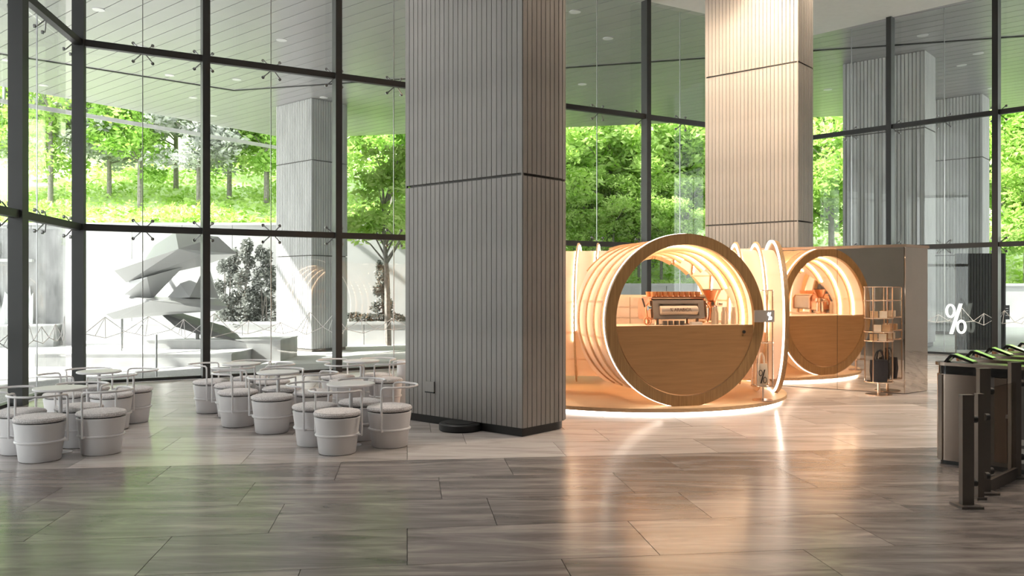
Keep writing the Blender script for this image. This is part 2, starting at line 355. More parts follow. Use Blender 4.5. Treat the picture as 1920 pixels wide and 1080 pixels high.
# spider fitting: four arms with round pads, standing off toward +y (outside)
def spider_mesh(d=0.20, a=0.16, half=0):
    mb = MB(); mb.tube([(0, 0, 0), (0, d * 0.45, 0)], 0.02, 8)
    for sx in ((-1, 1) if half == 0 else (half,)):
        for sz in (-1, 1):
            mb.tube([(0, d * 0.4, 0), (sx * a, d * 0.75, sz * a), (sx * a, d, sz * a)], 0.011, 6)
            mb.tube([(sx * a, d * 0.86, sz * a), (sx * a, d, sz * a)], 0.03, 10)
    return mb.mesh('spider_fitting')
SPM = spider_mesh(); SPM.materials.append(M['steel'])
def facade(name, origin, d, stops, mw=0.13, md=0.22, first_big=None, zig=True, seed=1, skip_first=False):
    rz = math.atan2(d[1], d[0]); root = struct(name, None, None, (origin[0], origin[1], 0), rz)
    cache = {}
    def shared(kind, key, fn):
        if (kind, key) not in cache: cache[(kind, key)] = fn()
        return cache[(kind, key)]
    for k, s in enumerate(stops):
        if skip_first and k == 0: continue
        ww = first_big.get(k, mw) if first_big else mw
        link('mullion', shared('m', ww, lambda: MB().box((0, 0, CEIL / 2), (ww, md, CEIL)).mesh('mullion', None)), 'frame', root, (s, 0, 0))
    for a, b in zip(stops[:-1], stops[1:]):
        for z in (T1Z, T2Z):
            link('transom', MB().box(((b - a) / 2, 0, 0), (b - a - mw, 0.11, 0.115)).mesh('transom', None), 'frame', root, (a, 0, z))
        link('sill', MB().box(((b - a) / 2, 0.12, 0), (b - a, 0.10, 0.05)).mesh('sill', None), 'frame', root, (a, 0, 0.025))
        h = (b - a) / 2
        for q in range(2):
            for z0, z1 in ((0.05, T1Z), (T1Z, T2Z), (T2Z, CEIL)):
                link('glass_pane', shared('g', (round(h, 3), z0), lambda: MB().box((h / 2, 0, (z1 - z0) / 2), (h - 0.012, 0.012, z1 - z0 - 0.012)).mesh('glass_pane', None)), 'glass', root, (a + q * h, 0.21, z0))
        for s in (a + h, b):
            for z in (T1Z, T2Z): link('spider_fitting', SPM, 'steel', root, (s, 0.0, z))
        link('glass_joint', shared('j', 1, lambda: MB().box((0, 0, CEIL / 2), (0.014, 0.02, CEIL)).mesh('glass_joint', None)), 'steel', root, (a + h, 0.21, 0))
    if zig:
        rr = random.Random(seed); L0, L1 = stops[0] + 0.1, stops[-1] - 0.1; x = L0; pts = []; mb = MB(); zc = 0.86
        top = None; nodes = [(x, zc)]
        while x < L1:
            s = rr.uniform(0.42, 0.78); nodes.append((min(L1, x + s / 2), zc + rr.uniform(0.12, 0.34))); nodes.append((min(L1, x + s), zc + rr.uniform(-0.05, 0.04))); x += s
        def bar(p, q):
            mb.tube([(p[0], 0.198, p[1]), (q[0], 0.198, q[1])], 0.007, 4)
        for i in range(len(nodes) - 1): bar(nodes[i], nodes[i + 1])
        for i in range(0, len(nodes) - 2, 2):
            p, t, q = nodes[i], nodes[i + 1], nodes[i + 2]; lo = ((p[0] + q[0]) / 2 + rr.uniform(-.08, .08), zc - rr.uniform(0.06, 0.13))
            bar(p, lo); bar(lo, q); bar(lo, t)
            if rr.random() < 0.5: bar(t, ((p[0] + lo[0]) / 2, (p[1] + lo[1]) / 2))
        mb.build('zigzag_film', 'decal', root, sharp=None)
    return root
wl = [9.6, 7.1, 4.9, 2.55, 0.0]
facade('window_1', PLend, (-dW[0], -dW[1]), [0, 2.5, 4.75, 7.06, 9.6], mw=0.14, md=0.19, first_big={3: 0.22, 4: 0.13}, seed=3)
facade('window_2', PC, dF, [0, 2.06, 4.55, 7.12, 9.70, 12.36, 14.9, 18.14], seed=5, skip_first=True)
facade('window_3', PL, dR, [0, 2.27, 4.77, 7.27], seed=8)
wallbox('wall_right_added', (PL[0] + dR[0] * 7.3, PL[1] + dR[1] * 7.3), PRend)  # unseen wall added in place of glazing, so the mirror flank reflects grey

# ------------------------------------------------------------------ soffit outside, planks
SOFF = [(-36, 3), (-29, -4), (34, -4), (40, 29), (13.2, 35.4), (-10.6, 40.6), (-17.4, 31.0)]
sp = convex_planes(SOFF); ud, vd = (-0.752, 0.659), (0.659, 0.752); PWD = 0.50
soff = struct('trim_1', MB().prism(SOFF, CEIL + 0.17, CEIL + 0.6).mesh('soffit_deck', None), 'cladcore')
k = 0
for j in range(-75, 95):
    v0 = j * PWD
    q = [(ud[0] * a + vd[0] * b, ud[1] * a + vd[1] * b) for a, b in ((-60, v0 + 0.012), (60, v0 + 0.012), (60, v0 + PWD - 0.012), (-60, v0 + PWD - 0.012))]
    q = clip(q, sp)
    if len(q) > 2 and area(q) > 0.05: MB().prism(q, CEIL + 0.11, CEIL + 0.165).build('soffit_plank', 'plank', soff, sharp=None)
mb = MB()
for a, b in (((-17.5, 24.2), (-10.0, 30.7)), ((-10.0, 30.7), (14, 24.2)), ((14, 24.2), (24, 21.6))):
    d = math.hypot(b[0] - a[0], b[1] - a[1]); mb.box(((a[0] + b[0]) / 2, (a[1] + b[1]) / 2, CEIL + 0.10), (d, 0.09, 0.03), math.atan2(b[1] - a[1], b[0] - a[0]))
mb.build('shadow_gap', 'frame', soff, sharp=None)
# edge rail hung beyond the left soffit edge
rail = struct('trim_2', MB().tube([(-37.0, 3.4, 8.42), (-18.1, 31.5, 8.42), (-11.3, 41.2, 8.42)], 0.11, 4).mesh('edge_beam', None), 'concrete2')
for t in np.linspace(0.05, 0.95, 7):
    x, y = -25 + 6.9 * t, 21.24 + 10.26 * t; MB().box((0, 0, 0.3), (0.08, 0.08, 0.6)).build('hanger', 'steel', rail, (x, y, 8.42))
EXTL = [(185, 18), (265, 88), (318, 141), (362, 183), (82, 160), (400, 217), (528, 75), (444, 149), (607, 183), (14, 113), (1078, 22), (1140, 72), (1092, 158), (1552, 168), (1730, 66), (1803, 122), (1834, 100), (1860, 165)]
EXTN = ['glazed corner', 'first glass bay', 'third spider fitting', 'soffit joint', 'far left pane', 'edge of trees', 'second glass bay', 'bend of the soffit joint', 'outdoor column top', 'left picture edge', 'near column edge top', 'second upper pane', 'green soffit band', 'corner beside booth column', 'far dark column top', 'right bay upper pane', 'right bay middle', 'right mullion']
for (px, py), nm in zip(EXTL, EXTN):
    Y = (CEIL + 0.11 - H) * F / (540 - py); X = (px - 960) / F * Y
    t = thing('soffit_light', 'small round recessed soffit downlight outside by the ' + nm, 'light', (X, Y, CEIL + 0.11), 0, 'soffit downlights')
    MB().lathe([(0.10, -0.012), (0.15, -0.012), (0.15, 0.0), (0.10, 0.0)], 20).build('bezel', 'white_paint', t)
    MB().lathe([(0.01, -0.010), (0.10, -0.010), (0.10, -0.002), (0.01, -0.002)], 20).build('lens', 'lamp', t)

# ceiling downlights inside: column washers, plus unseen fill lamps added to brighten the hall
def downlight(x, y, label, power, spot=110, col=(1, 0.95, 0.88), target=None):
    t = thing('ceiling_downlight', label, 'light', (x, y, CEIL), 0, 'ceiling downlights')
    MB().lathe([(0.09, -0.05), (0.13, -0.05), (0.13, 0.0), (0.09, 0.0)], 20).build('bezel', 'white_paint', t)
    MB().lathe([(0.01, -0.02), (0.09, -0.02), (0.09, -0.005), (0.01, -0.005)], 20).build('lens', 'lamp', t)
    l = bpy.data.lights.new('downlight_lamp', 'SPOT'); l.energy = power; l.spot_size = R(spot); l.spot_blend = 0.6; l.shadow_soft_size = 0.09; l.color = col
    o = bpy.data.objects.new('downlight_lamp', l); C.objects.link(o); o.parent = t; o.location = (0, 0, -0.06)
    if target: o.rotation_euler = (Vector(target) - Vector((x, y, CEIL - 0.06))).to_track_quat('-Z', 'Y').to_euler()
    return t
FILL_LIGHTS = [(-3.2, 6.2), (0.6, 6.2), (4.4, 6.2), (8.2, 6.2), (-3.4, 1.5), (0.8, 1.5), (5, 1.5), (9.2, 1.5), (2.8, 10.4), (6.4, 10.2), (10.0, 10.4), (-3.6, 11.2), (10.6, 15.0)]  # hall fill: added lamps, none of these fixtures is in view
for k, (x, y) in enumerate(FILL_LIGHTS):
    row = 'behind the viewpoint' if y < 3 else ('above the dark floor' if y < 8 else 'above the pale floor')
    downlight(x, y, 'added round ceiling fill light %s, %s' % (row, ['far left', 'left of centre', 'right of centre', 'far right', 'far left', 'left of centre', 'right of centre', 'far right', 'over the coffee booth front', 'over the turnstile approach', 'over the turnstiles', 'over the stool clusters', 'near the right glazing'][k]), 130 if y < 8 else (1000 if 9 < y < 12 and x > 2 else 600), 110, (1, 0.82, 0.64) if 9 < y < 12 and x > 2 else (1, 0.95, 0.88))
downlight(4.75, 15.6, 'column washer downlight in front of the booth-side column', 1000, 70, (1, 0.80, 0.58), (4.72, 16.4, 5.0))
downlight(2.6, 12.6, 'added warm fill spotlight above the coffee booth aimed at the column behind', 4600, 80, (1, 0.76, 0.52), (4.4, 16.7, 3.4))  # added fill, warms and brightens the column behind the booth
downlight(6.3, 16.35, 'column washer downlight at the right flank of the booth-side column', 700, 70, (1, 0.80, 0.58), (5.75, 16.6, 5.0))

# ------------------------------------------------------------------ columns
def column_path(Wd, D, r, n=7):
    """closed outline, clockwise start at front-left; back corners rounded"""
    P = [(-Wd / 2, -D / 2), (Wd / 2, -D / 2)]
    for k in range(n + 1):
        a = PI / 2 * k / n; P.append((Wd / 2 - r + r * math.cos(a), D / 2 - r + r * math.sin(a)))
    for k in range(n + 1):
        a = PI / 2 + PI / 2 * k / n; P.append((-Wd / 2 + r + r * math.cos(a), D / 2 - r + r * math.sin(a)))
    return P
def walk(P, step):
    out = []; segs = []
    for i in range(len(P)):
        a, b = P[i], P[(i + 1) % len(P)]; l = math.hypot(b[0] - a[0], b[1] - a[1])
        if l > 1e-6: segs.append((a, b, l))
    tot = sum(s[2] for s in segs); n = int(round(tot / step)); st = tot / n; acc = 0; i = 0
    for k in range(n):
        t = (k + 0.5) * st
        while acc + segs[i][2] < t: acc += segs[i][2]; i += 1
        a, b, l = segs[i]; f = (t - acc) / l
        out.append((a[0] + (b[0] - a[0]) * f, a[1] + (b[1] - a[1]) * f, math.atan2(b[1] - a[1], b[0] - a[0])))
    return out, st
CROT = math.atan2(-0.659, 0.752)
SECT = [(0.10, 2.895), (2.925, 5.885), (5.915, CEIL)]
def inner_column(label, loc, Wd=1.93, D=1.04):
    t = thing('column', label, 'column', (loc[0], loc[1], 0), CROT, 'fluted indoor columns')
    P = column_path(Wd, D, 0.40); sc = lambda k: [(p[0] * k, p[1] * (k - 0.02)) for p in P]
    MB().prism([(p[0] * 0.955, p[1] * 0.92) for p in P], 0.10, CEIL).build('core', 'cladcore', t, sharp=None)
    MB().prism([(p[0] * 0.96, p[1] * 0.93) for p in P], 0.0, 0.10).build('plinth', 'black', t, sharp=30)
    fl_, pitch = [], 0.0785
    spots = []
    # the flat faces are walked one by one so that a batten starts at each sharp corner
    def face(a, b):
        l = math.hypot(b[0] - a[0], b[1] - a[1]); n = max(1, int(round(l / pitch))); st = l / n; an = math.atan2(b[1] - a[1], b[0] - a[0])
        for k in range(n):
            f = (k + 0.5) / n; spots.append((a[0] + (b[0] - a[0]) * f, a[1] + (b[1] - a[1]) * f, an))
    face(P[0], P[1]); face(P[1], P[2])
    for i in range(2, 9): face(P[i], P[i + 1])
    face(P[9], P[10])
    for i in range(10, 17): face(P[i], P[i + 1])
    face(P[17], P[0])
    for z0, z1 in SECT:
        me = MB().box((0, 0.012, (z1 - z0) / 2), (pitch - 0.010, 0.03, z1 - z0)).mesh('batten', None)
        for x, y, a in spots: link('batten', me, 'clad', t, (x, y, z0), a)
    for sx, sy in ((-1, -1), (1, -1)):
        MB().box((sx * (Wd / 2 - 0.012), sy * (D / 2 - 0.012), CEIL / 2 + 0.05), (0.02, 0.02, CEIL - 0.1)).build('corner_bead', 'clad', t, sharp=None)
    return t
col1 = inner_column('large grey fluted column standing nearest, beside the white stools', (-0.266, 10.44))
mbp = MB().box((0, 0, 0), (0.15, 0.015, 0.13)); so_ = mbp.build('socket_cover', 'clad', col1, (-0.50, -0.538, 0.45))
MB().box((0, -0.004, -0.066), (0.155, 0.02, 0.014)).build('shadow_slot', 'black', so_)
col2 = inner_column('warm-lit fluted column rising behind the coffee booth', (4.98, 17.03))
fb = thing('floor_box', 'low black round floor box at the foot of the nearest column', 'floor box', (-0.60, 9.93, 0))
MB().lathe([(0.001, 0), (0.235, 0), (0.25, 0.012), (0.25, 0.075), (0.235, 0.088), (0.001, 0.088)], 40).build('drum', 'black', fb)
MB().lathe([(0.001, 0.088), (0.19, 0.088), (0.19, 0.094), (0.001, 0.094)], 40).build('lid', 'black', fb)

def outer_column(label, corner, Wd, D, zb, joints=(2.87, 6.45)):
    ex, ey = (0.752, -0.659), (0.659, 0.752)
    cx = corner[0] - ex[0] * Wd / 2 + ey[0] * D / 2; cy = corner[1] - ex[1] * Wd / 2 + ey[1] * D / 2
    t = thing('outdoor_column', label, 'column', (cx, cy, zb), CROT, 'fluted outdoor columns')
    P = column_path(Wd, D, 0.5, 5); pts, st = walk(P, 0.11); poly = []
    for x, y, a in pts:
        tx_, ty_ = math.cos(a), math.sin(a); nx, ny = ty_, -tx_
        for f, o in ((-0.5, -0.03), (-0.36, 0), (0.36, 0), (0.5, -0.03)): poly.append((x + tx_ * f * st + nx * o, y + ty_ * f * st + ny * o))
    zs = [zb + 0.1] + list(joints) + [CEIL + 0.12]
    for i in range(len(zs) - 1): MB().prism(poly, zs[i] + 0.02 - zb, zs[i + 1] - 0.02 - zb).build('fluted_section', 'extclad', t, sharp=None)
    MB().prism([(p[0] * 0.95, p[1] * 0.95) for p in P], 0, CEIL + 0.12 - zb).build('core', 'cladcore', t, sharp=None)
    return t
def ground(x): return -0.75 + 0.65 * min(1, max(0, (x + 4) / 18.0))
outer_column('pale fluted outdoor column with sunlit lower corner left of the nearest column', (-7.48, 31.9), 2.35, 1.9, -0.75)
outer_column('solid dark fluted column standing in for a reflection, close behind the right glazing', (12.35, 25.5), 2.45, 1.5, -0.12)  # solid column in place of what looks partly like a reflection in the glass
outer_column('paler fluted outdoor column farther off behind the right glazing', (17.2, 31.2), 2.1, 1.5, -0.10)

# ------------------------------------------------------------------ coffee booth
BX, BY = 1.78, 13.25; ZC = 1.224
kiosk = thing('coffee_booth', 'round-portal wooden coffee booth of glowing peach ribbed tunnels on a low disc', 'booth', (BX, BY, 0))
ARMS = [(R(-75), 2.05), (R(-8), 2.24), (R(65), 1.95), (R(172), 2.24)]
TAN = []
for k in range(4):
    a, b = ARMS[k][0], ARMS[(k + 1) % 4][0]; da = (b - a) % (2 * PI); TAN.append(math.tan(da / 2))
def bp(k, lat, s, z):
    a = ARMS[k][0]; return (math.cos(a) * s - math.sin(a) * lat, math.sin(a) * s + math.cos(a) * lat, z)
def smin(k, lat):
    return lat / TAN[k] if lat > 0 else -lat / TAN[(k - 1) % 4]
def ringsec(mb, k, s0, s1, ri, ro, a0, a1, n):
    full = abs(a1 - a0 - 2 * PI) < 1e-6; vs = []; fs = []; m = n if full else n + 1
    for i in range(m):
        a = a0 + (a1 - a0) * i / n
        for s in (s0, s1):
            for r in (ri, ro): vs.append(bp(k, r * math.cos(a), s, ZC + r * math.sin(a)))
    for i in range(n):
        j = (i + 1) % m; a, b = 4 * i, 4 * j
        fs += [(a, a + 1, b + 1, b), (a + 2, b + 2, b + 3, a + 3), (a, b, b + 2, a + 2), (a + 1, a + 3, b + 3, b + 1)]
    if not full: fs += [(0, 2, 3, 1), (4 * n, 4 * n + 1, 4 * n + 3, 4 * n + 2)]
    mb.add(vs, fs)
MB().lathe([(0.001, 0.03), (2.30, 0.03), (2.32, 0.04), (2.32, 0.085), (2.30, 0.092), (0.001, 0.092)], 96, (0.09, 0.12, 0)).build('podium', 'birch', kiosk)
MB().lathe([(0.001, 0.0), (2.16, 0.0), (2.16, 0.03), (0.001, 0.03)], 96, (0.09, 0.12, 0)).build('podium_foot', 'cream', kiosk)
MB().lathe([(2.17, 0.004), (2.25, 0.004), (2.25, 0.03), (2.17, 0.03)], 96, (0.09, 0.12, 0)).build('podium_light', 'under', kiosk)
RIBS = {}
for k, (a, L) in enumerate(ARMS):
    # portal ring with its light strip and half-moon counter front
    mb = MB(); ringsec(mb, k, L - 0.06, L, 1.0, 1.145, 0, 2 * PI, 96); pr = mb.build('portal_ring', 'oak', kiosk)
    mb = MB(); ringsec(mb, k, L - 0.085, L - 0.062, 1.125, 1.150, 0, 2 * PI, 96); mb.build('light_strip', 'led_white', pr)
    z1 = 1.155; r = 0.987; a0 = math.asin((z1 - ZC) / r); n = 40
    poly = [bp(k, r * math.cos(t), L - 0.045, ZC + r * math.sin(t)) for t in np.linspace(PI - a0, 2 * PI + a0, n)]
    d = bp(k, 0, 0.035, 0); MB().extrude(poly, d).build('counter_front', 'oakh', kiosk, sharp=30)
    hw = r * math.cos(a0) - 0.02
    mb = MB(); q = [bp(k, -hw, L - 0.80, 1.115), bp(k, hw, L - 0.80, 1.115), bp(k, hw, L - 0.05, 1.115), bp(k, -hw, L - 0.05, 1.115)]
    mb.extrude(q, (0, 0, 0.035)); mb.build('worktop', 'cream', kiosk)
    if k == 0:
        mb = MB(); c = bp(0, 0.84, L - 0.004, 1.06); dd = bp(0, 0, 0.014, 0); mb.tube([c, (c[0] + dd[0], c[1] + dd[1], c[2])], 0.022, 14); mb.build('lock', 'ink', kiosk)
    # ribs
    ss = [L - 0.30 * q for q in range(1, 7)]
    RIBS[k] = ss
    for s in ss:
        tl, tr = s * TAN[k], s * TAN[(k - 1) % 4]
        hiA = PI / 2 - math.asin(min(1, tl / 1.06)); loA = PI / 2 + math.asin(min(1, tr / 1.06))
        full = tl >= 1.13 and tr >= 1.13
        if not full:
            if tl >= 1.06: hiA = -R(60)
            if tr >= 1.06: loA = PI + R(60)
        ro = 1.098 if k in (0, 2) else 1.13
        mb = MB()
        if full: ringsec(mb, k, s - 0.011, s + 0.011, 0.93, ro, 0, 2 * PI, 80)
        elif loA - hiA > 0.1: ringsec(mb, k, s - 0.011, s + 0.011, 0.93, ro, hiA, loA, 48)
        else: continue
        rb = mb.build('rib', 'birch', kiosk)
        mb = MB(); a0_, a1_ = (R(-20), R(200)) if full else (max(hiA, R(-20)), min(loA, R(200)))
        ringsec(mb, k, s + 0.018, s + 0.040, 0.985, 1.0, a0_, a1_, 40); mb.build('light_strip', 'led', rb)
        mb = MB(); ringsec(mb, k, s - 0.022, s - 0.012, 1.06, 1.10, max(a0_, R(-10)), min(a1_, R(190)), 40); mb.build('edge_light', 'led_white', rb) if k in (1, 3) else None
    # shell panels
    edges = [L - 0.06] + ss + [0.0]; seg = R(25.7)
    for b0 in range(len(edges) - 1):
        sh, sl = edges[b0], edges[b0 + 1]
        for q in range(12):
            p0, p1 = R(-64.2) + q * seg - R(0.9), R(-64.2) + (q + 1) * seg + R(0.9); rad = (1.075 if k in (0, 2) else 1.0) + (0.004 if q % 2 else 0)
            n = 6; vs = []; fs = []; ok = False
            for i in range(n + 1):
                t = p0 + (p1 - p0) * i / n; lat = rad * math.cos(t); lo = max(sl, smin(k, lat)); lo = min(lo, sh)
                if sh - lo > 0.01: ok = True
                vs += [bp(k, lat, lo, ZC + rad * math.sin(t)), bp(k, lat, sh, ZC + rad * math.sin(t))]
            if not ok: continue
            for i in range(n): fs.append((2 * i, 2 * i + 1, 2 * i + 3, 2 * i + 2))
            me = bpy.data.meshes.new('shell_panel'); me.from_pydata(vs, [], fs); me.shade_smooth()
            link('shell_panel', me, 'skin', kiosk)

# frame of the front tunnel (arm 0): x right, y inward
AX = (math.cos(R(15)), math.sin(R(15))); AYv = (-math.sin(R(15)), math.cos(R(15)))
def fa(x, s, z=0): return (BX + AX[0] * x - AYv[0] * s, BY + AX[1] * x - AYv[1] * s, z)
A_ROT = R(15); CT = 1.150
# drawer cabinet at the back of the booth
dc = thing('drawer_cabinet', 'cream drawer cabinet along the back of the coffee booth', 'cabinet', (BX + 0.423 * 1.25, BY + 0.906 * 1.25, 0.092), R(-25))
MB().box((0, 0, 1.06), (1.62, 0.36, 0.76)).build('body', 'cream', dc)
MB().box((0, 0, 0.34), (0.66, 0.30, 0.68)).build('pedestal', 'cream', dc)
for i in range(3):
    for j in range(4):
        dr = MB().box((0, 0, 0), (0.52, 0.02, 0.165)).build('drawer', 'cream', dc, (-0.535 + i * 0.535, -0.19, 0.79 + j * 0.178))
        MB().box((0, -0.02, 0.03), (0.02, 0.03, 0.035)).build('handle', 'greymetal', dr)
# espresso machine
em = thing('espresso_machine', 'copper-sided espresso machine with drum and lettering on the booth counter', 'coffee machine', fa(0.06, 1.50, CT), A_ROT)
W2 = 0.38
prof = [(-0.17, 0.07), (-0.20, 0.10), (-0.16, 0.33), (-0.12, 0.36), (0.20, 0.36), (0.24, 0.30), (0.24, 0.10), (0.20, 0.07)]
for sx in (-1, 1):
    MB().extrude([(sx * W2, y, z) for y, z in prof], (sx * 0.035, 0, 0)).build('side_panel', 'copper', em)
MB().extrude([(-W2, y * 0.8 + 0.02, z * 0.96 + 0.005) for y, z in prof], (2 * W2, 0, 0)).build('body', 'greymetal', em)
fr = MB()
def slant(z): return -0.215 + (z - 0.09) * 0.19
def quadbar(x0, x1, z0, z1):
    fr.extrude([(x0, slant(z0), z0), (x1, slant(z0), z0), (x1, slant(z1), z1), (x0, slant(z1), z1)], (0, 0.02, 0))
quadbar(-W2, W2, 0.085, 0.125); quadbar(-W2, W2, 0.285, 0.335); quadbar(-W2, -W2 + 0.085, 0.125, 0.285); quadbar(W2 - 0.085, W2, 0.125, 0.285)
fr.build('front_frame', 'greymetal', em, sharp=None)
dm = MB().tube([(-0.285, -0.185, 0.195), (-0.278, -0.185, 0.195), (0.262, -0.185, 0.195), (0.268, -0.185, 0.195)], [0.058, 0.063, 0.063, 0.058], 28).build('drum', 'champagne', em)
tm = textmesh('lettering', '% ARABICA', 0.062, 0.0015); lo = link('lettering', tm, 'engraving', dm, (0.0, -0.2495, 0.203)); lo.rotation_euler = (R(90), 0, 0)
for sx in (-0.30, 0.30):
    for sy in (-0.14, 0.17): MB().lathe([(0.035, 0), (0.028, 0.02), (0.022, 0.085)], 14).build('foot', 'rosegold', em, (sx, sy, 0))
MB().box((0.02, 0.02, 0.372), (0.80, 0.34, 0.016)).build('cup_tray', 'copper', em)
MB().tube([(-0.43, -0.13, 0.30), (-0.47, -0.16, 0.24), (-0.46, -0.17, 0.10), (-0.44, -0.17, 0.03)], 0.011, 8).build('steam_wand', 'copper', em)
MB().tube([(-0.50, -0.10, 0.36), (-0.47, -0.12, 0.24)], 0.013, 8).build('lever', 'darkbronze', em)
MB().tube([(-0.44, -0.15, 0.23), (-0.40, -0.15, 0.23)], 0.035, 14).build('knob', 'chrome', em)
MB().tube([(0.43, -0.13, 0.30), (0.47, -0.16, 0.24), (0.46, -0.17, 0.10), (0.44, -0.17, 0.03)], 0.011, 8).build('steam_wand', 'copper', em)
MB().tube([(-0.46 + 0.05 * math.cos(t), -0.19, 0.055 + 0.05 * math.sin(t)) for t in np.linspace(0, 2 * PI, 20, endpoint=False)], 0.010, 8, True).build('gauge_ring', 'copper', em)
cupm = MB().lathe([(0.001, 0), (0.028, 0), (0.038, 0.035), (0.041, 0.07), (0.036, 0.07), (0.030, 0.01), (0.001, 0.01)], 16).mesh('cup'); cupm.materials.append(M['terracotta'])
for row in range(2):
    for i in range(9):
        x = -0.33 + i * 0.083; y = -0.09 + row * 0.16; p = fa(0.06 + x, 1.50 - y, CT + 0.380)
        o = link('cup', cupm, None, None, p); tag(o, 'terracotta cup in the %s row on the espresso machine, %s' % (['front', 'rear'][row], ['leftmost', 'second from left', 'third from left', 'fourth from left', 'middle', 'fourth from right', 'third from right', 'second from right', 'rightmost'][i]), 'cup', 'cups on the espresso machine')
# small items under the machine front
for i in range(4):
    p = fa(-0.20 + i * 0.085, 1.80, CT); o = MB().lathe([(0.001, 0), (0.03, 0), (0.032, 0.055), (0.026, 0.06), (0.001, 0.06)], 14).build('spice_jar', 'darkbronze', None, p)
    tag(o, 'small dark jar on the counter under the espresso machine, %s' % ['leftmost', 'second from left', 'second from right', 'rightmost'][i], 'jar', 'dark jars on the booth counter')
o = MB().box((0, 0, 0.02), (0.16, 0.06, 0.04)).build('folded_towel', 'paperwhite', None, fa(0.26, 1.80, CT), A_ROT); tag(o, 'folded white towel on the counter under the espresso machine', 'towel')
# grinders
def grinder(x, s, label, sc=1.0):
    g = thing('coffee_grinder', label, 'grinder', fa(x, s, CT), A_ROT, 'coffee grinders in the booth'); g.scale = (sc,) * 3
    MB().lathe([(0.001, 0), (0.10, 0), (0.10, 0.02), (0.07, 0.04), (0.065, 0.22), (0.085, 0.24), (0.085, 0.30), (0.05, 0.32), (0.001, 0.32)], 24).build('body', 'rosegold', g)
    MB().lathe([(0.05, 0.31), (0.055, 0.33), (0.13, 0.47), (0.135, 0.47), (0.06, 0.32)], 24).build('hopper', 'copper', g)
    MB().lathe([(0.001, 0.472), (0.13, 0.472), (0.135, 0.482), (0.001, 0.49)], 24).build('hopper_lid', 'darkbronze', g)
    MB().tube([(0, -0.07, 0.25), (0, -0.14, 0.24), (0, -0.15, 0.17)], 0.018, 10).build('spout', 'chrome', g)
    MB().tube([(0.09, -0.03, 0.27), (0.14, -0.05, 0.27)], 0.028, 12).build('dial', 'chrome', g)
grinder(0.73, 1.36, 'copper-hopper coffee grinder right of the espresso machine in the booth')
o_b = []
for i in range(5):
    t = thing('milk_bottle', 'cream bottle behind the booth counter, %s of five' % ['first from left', 'second from left', 'middle', 'second from right', 'last on the right'][i], 'bottle', fa(0.58 + i * 0.075, 1.70 - 0.08 * (i % 2), CT), 0, 'cream bottles on the booth counter')
    MB().lathe([(0.001, 0), (0.033, 0), (0.035, 0.01), (0.035, 0.15), (0.022, 0.19), (0.022, 0.21), (0.001, 0.21)], 16).build('body', 'cream', t)
    MB().lathe([(0.001, 0.21), (0.024, 0.21), (0.024, 0.235), (0.001, 0.235)], 14).build('cap', 'paperwhite', t)
# little lit sign bar across the right rim
sg = thing('booth_sign', 'grey sign bar with white percent mark on the booth portal rim', 'sign', fa(1.115, 2.10, 1.19), A_ROT)
MB().box((0, 0, 0.08), (0.30, 0.025, 0.16)).build('plate', 'signgrey', sg)
mb = MB(); percent(mb, 0.075, 0.08, 0.105, 0.006, -0.020); mb.build('percent_mark', 'signwhite', sg, sharp=30)

# ------------------------------------------------------------------ display stands of clear acrylic
def stand(name, label, loc, r, z0, z1, shelves, rz=0.0):
    t = thing(name, label, 'display stand', (loc[0], loc[1], loc[2]), rz, 'acrylic display stands')
    MB().lathe([(0.001, 0), (r * 0.92, 0), (r * 0.92, 0.014), (0.001, 0.014)], 36).build('base_disc', 'rosegold', t)
    MB().tube([(0, 0, 0.012), (0, 0, z0)], 0.022, 14).build('pedestal', 'rosegold', t)
    for z in [z0] + shelves + [z1]:
        MB().lathe([(0.001, 0), (r, 0), (r, 0.012), (0.001, 0.012)], 36, (0, 0, z)).build('shelf', 'acrylic', t)
        MB().tube([(r * math.cos(a), r * math.sin(a), z + 0.006) for a in np.linspace(0, 2 * PI, 36, endpoint=False)], 0.008, 6, True).build('shelf_rim', 'rosegold', t)
    for k in range(4):
        a = PI / 4 + k * PI / 2; MB().tube([(r * math.cos(a), r * math.sin(a), z0), (r * math.cos(a), r * math.sin(a), z1)], 0.008, 8).build('upright', 'rosegold', t)
    MB().lathe([(r * 0.99, z0 + 0.012), (r * 0.985, z0 + 0.012), (r * 0.985, z1), (r * 0.99, z1)], 36).build('drum', 'acrylic', t)
    return t
S1 = (5.66, 13.17, 0)
stand('display_stand', 'tall clear acrylic display stand with navy bags before the mirror wall', S1, 0.21, 0.20, 1.66, [0.83, 0.97, 1.18, 1.45])
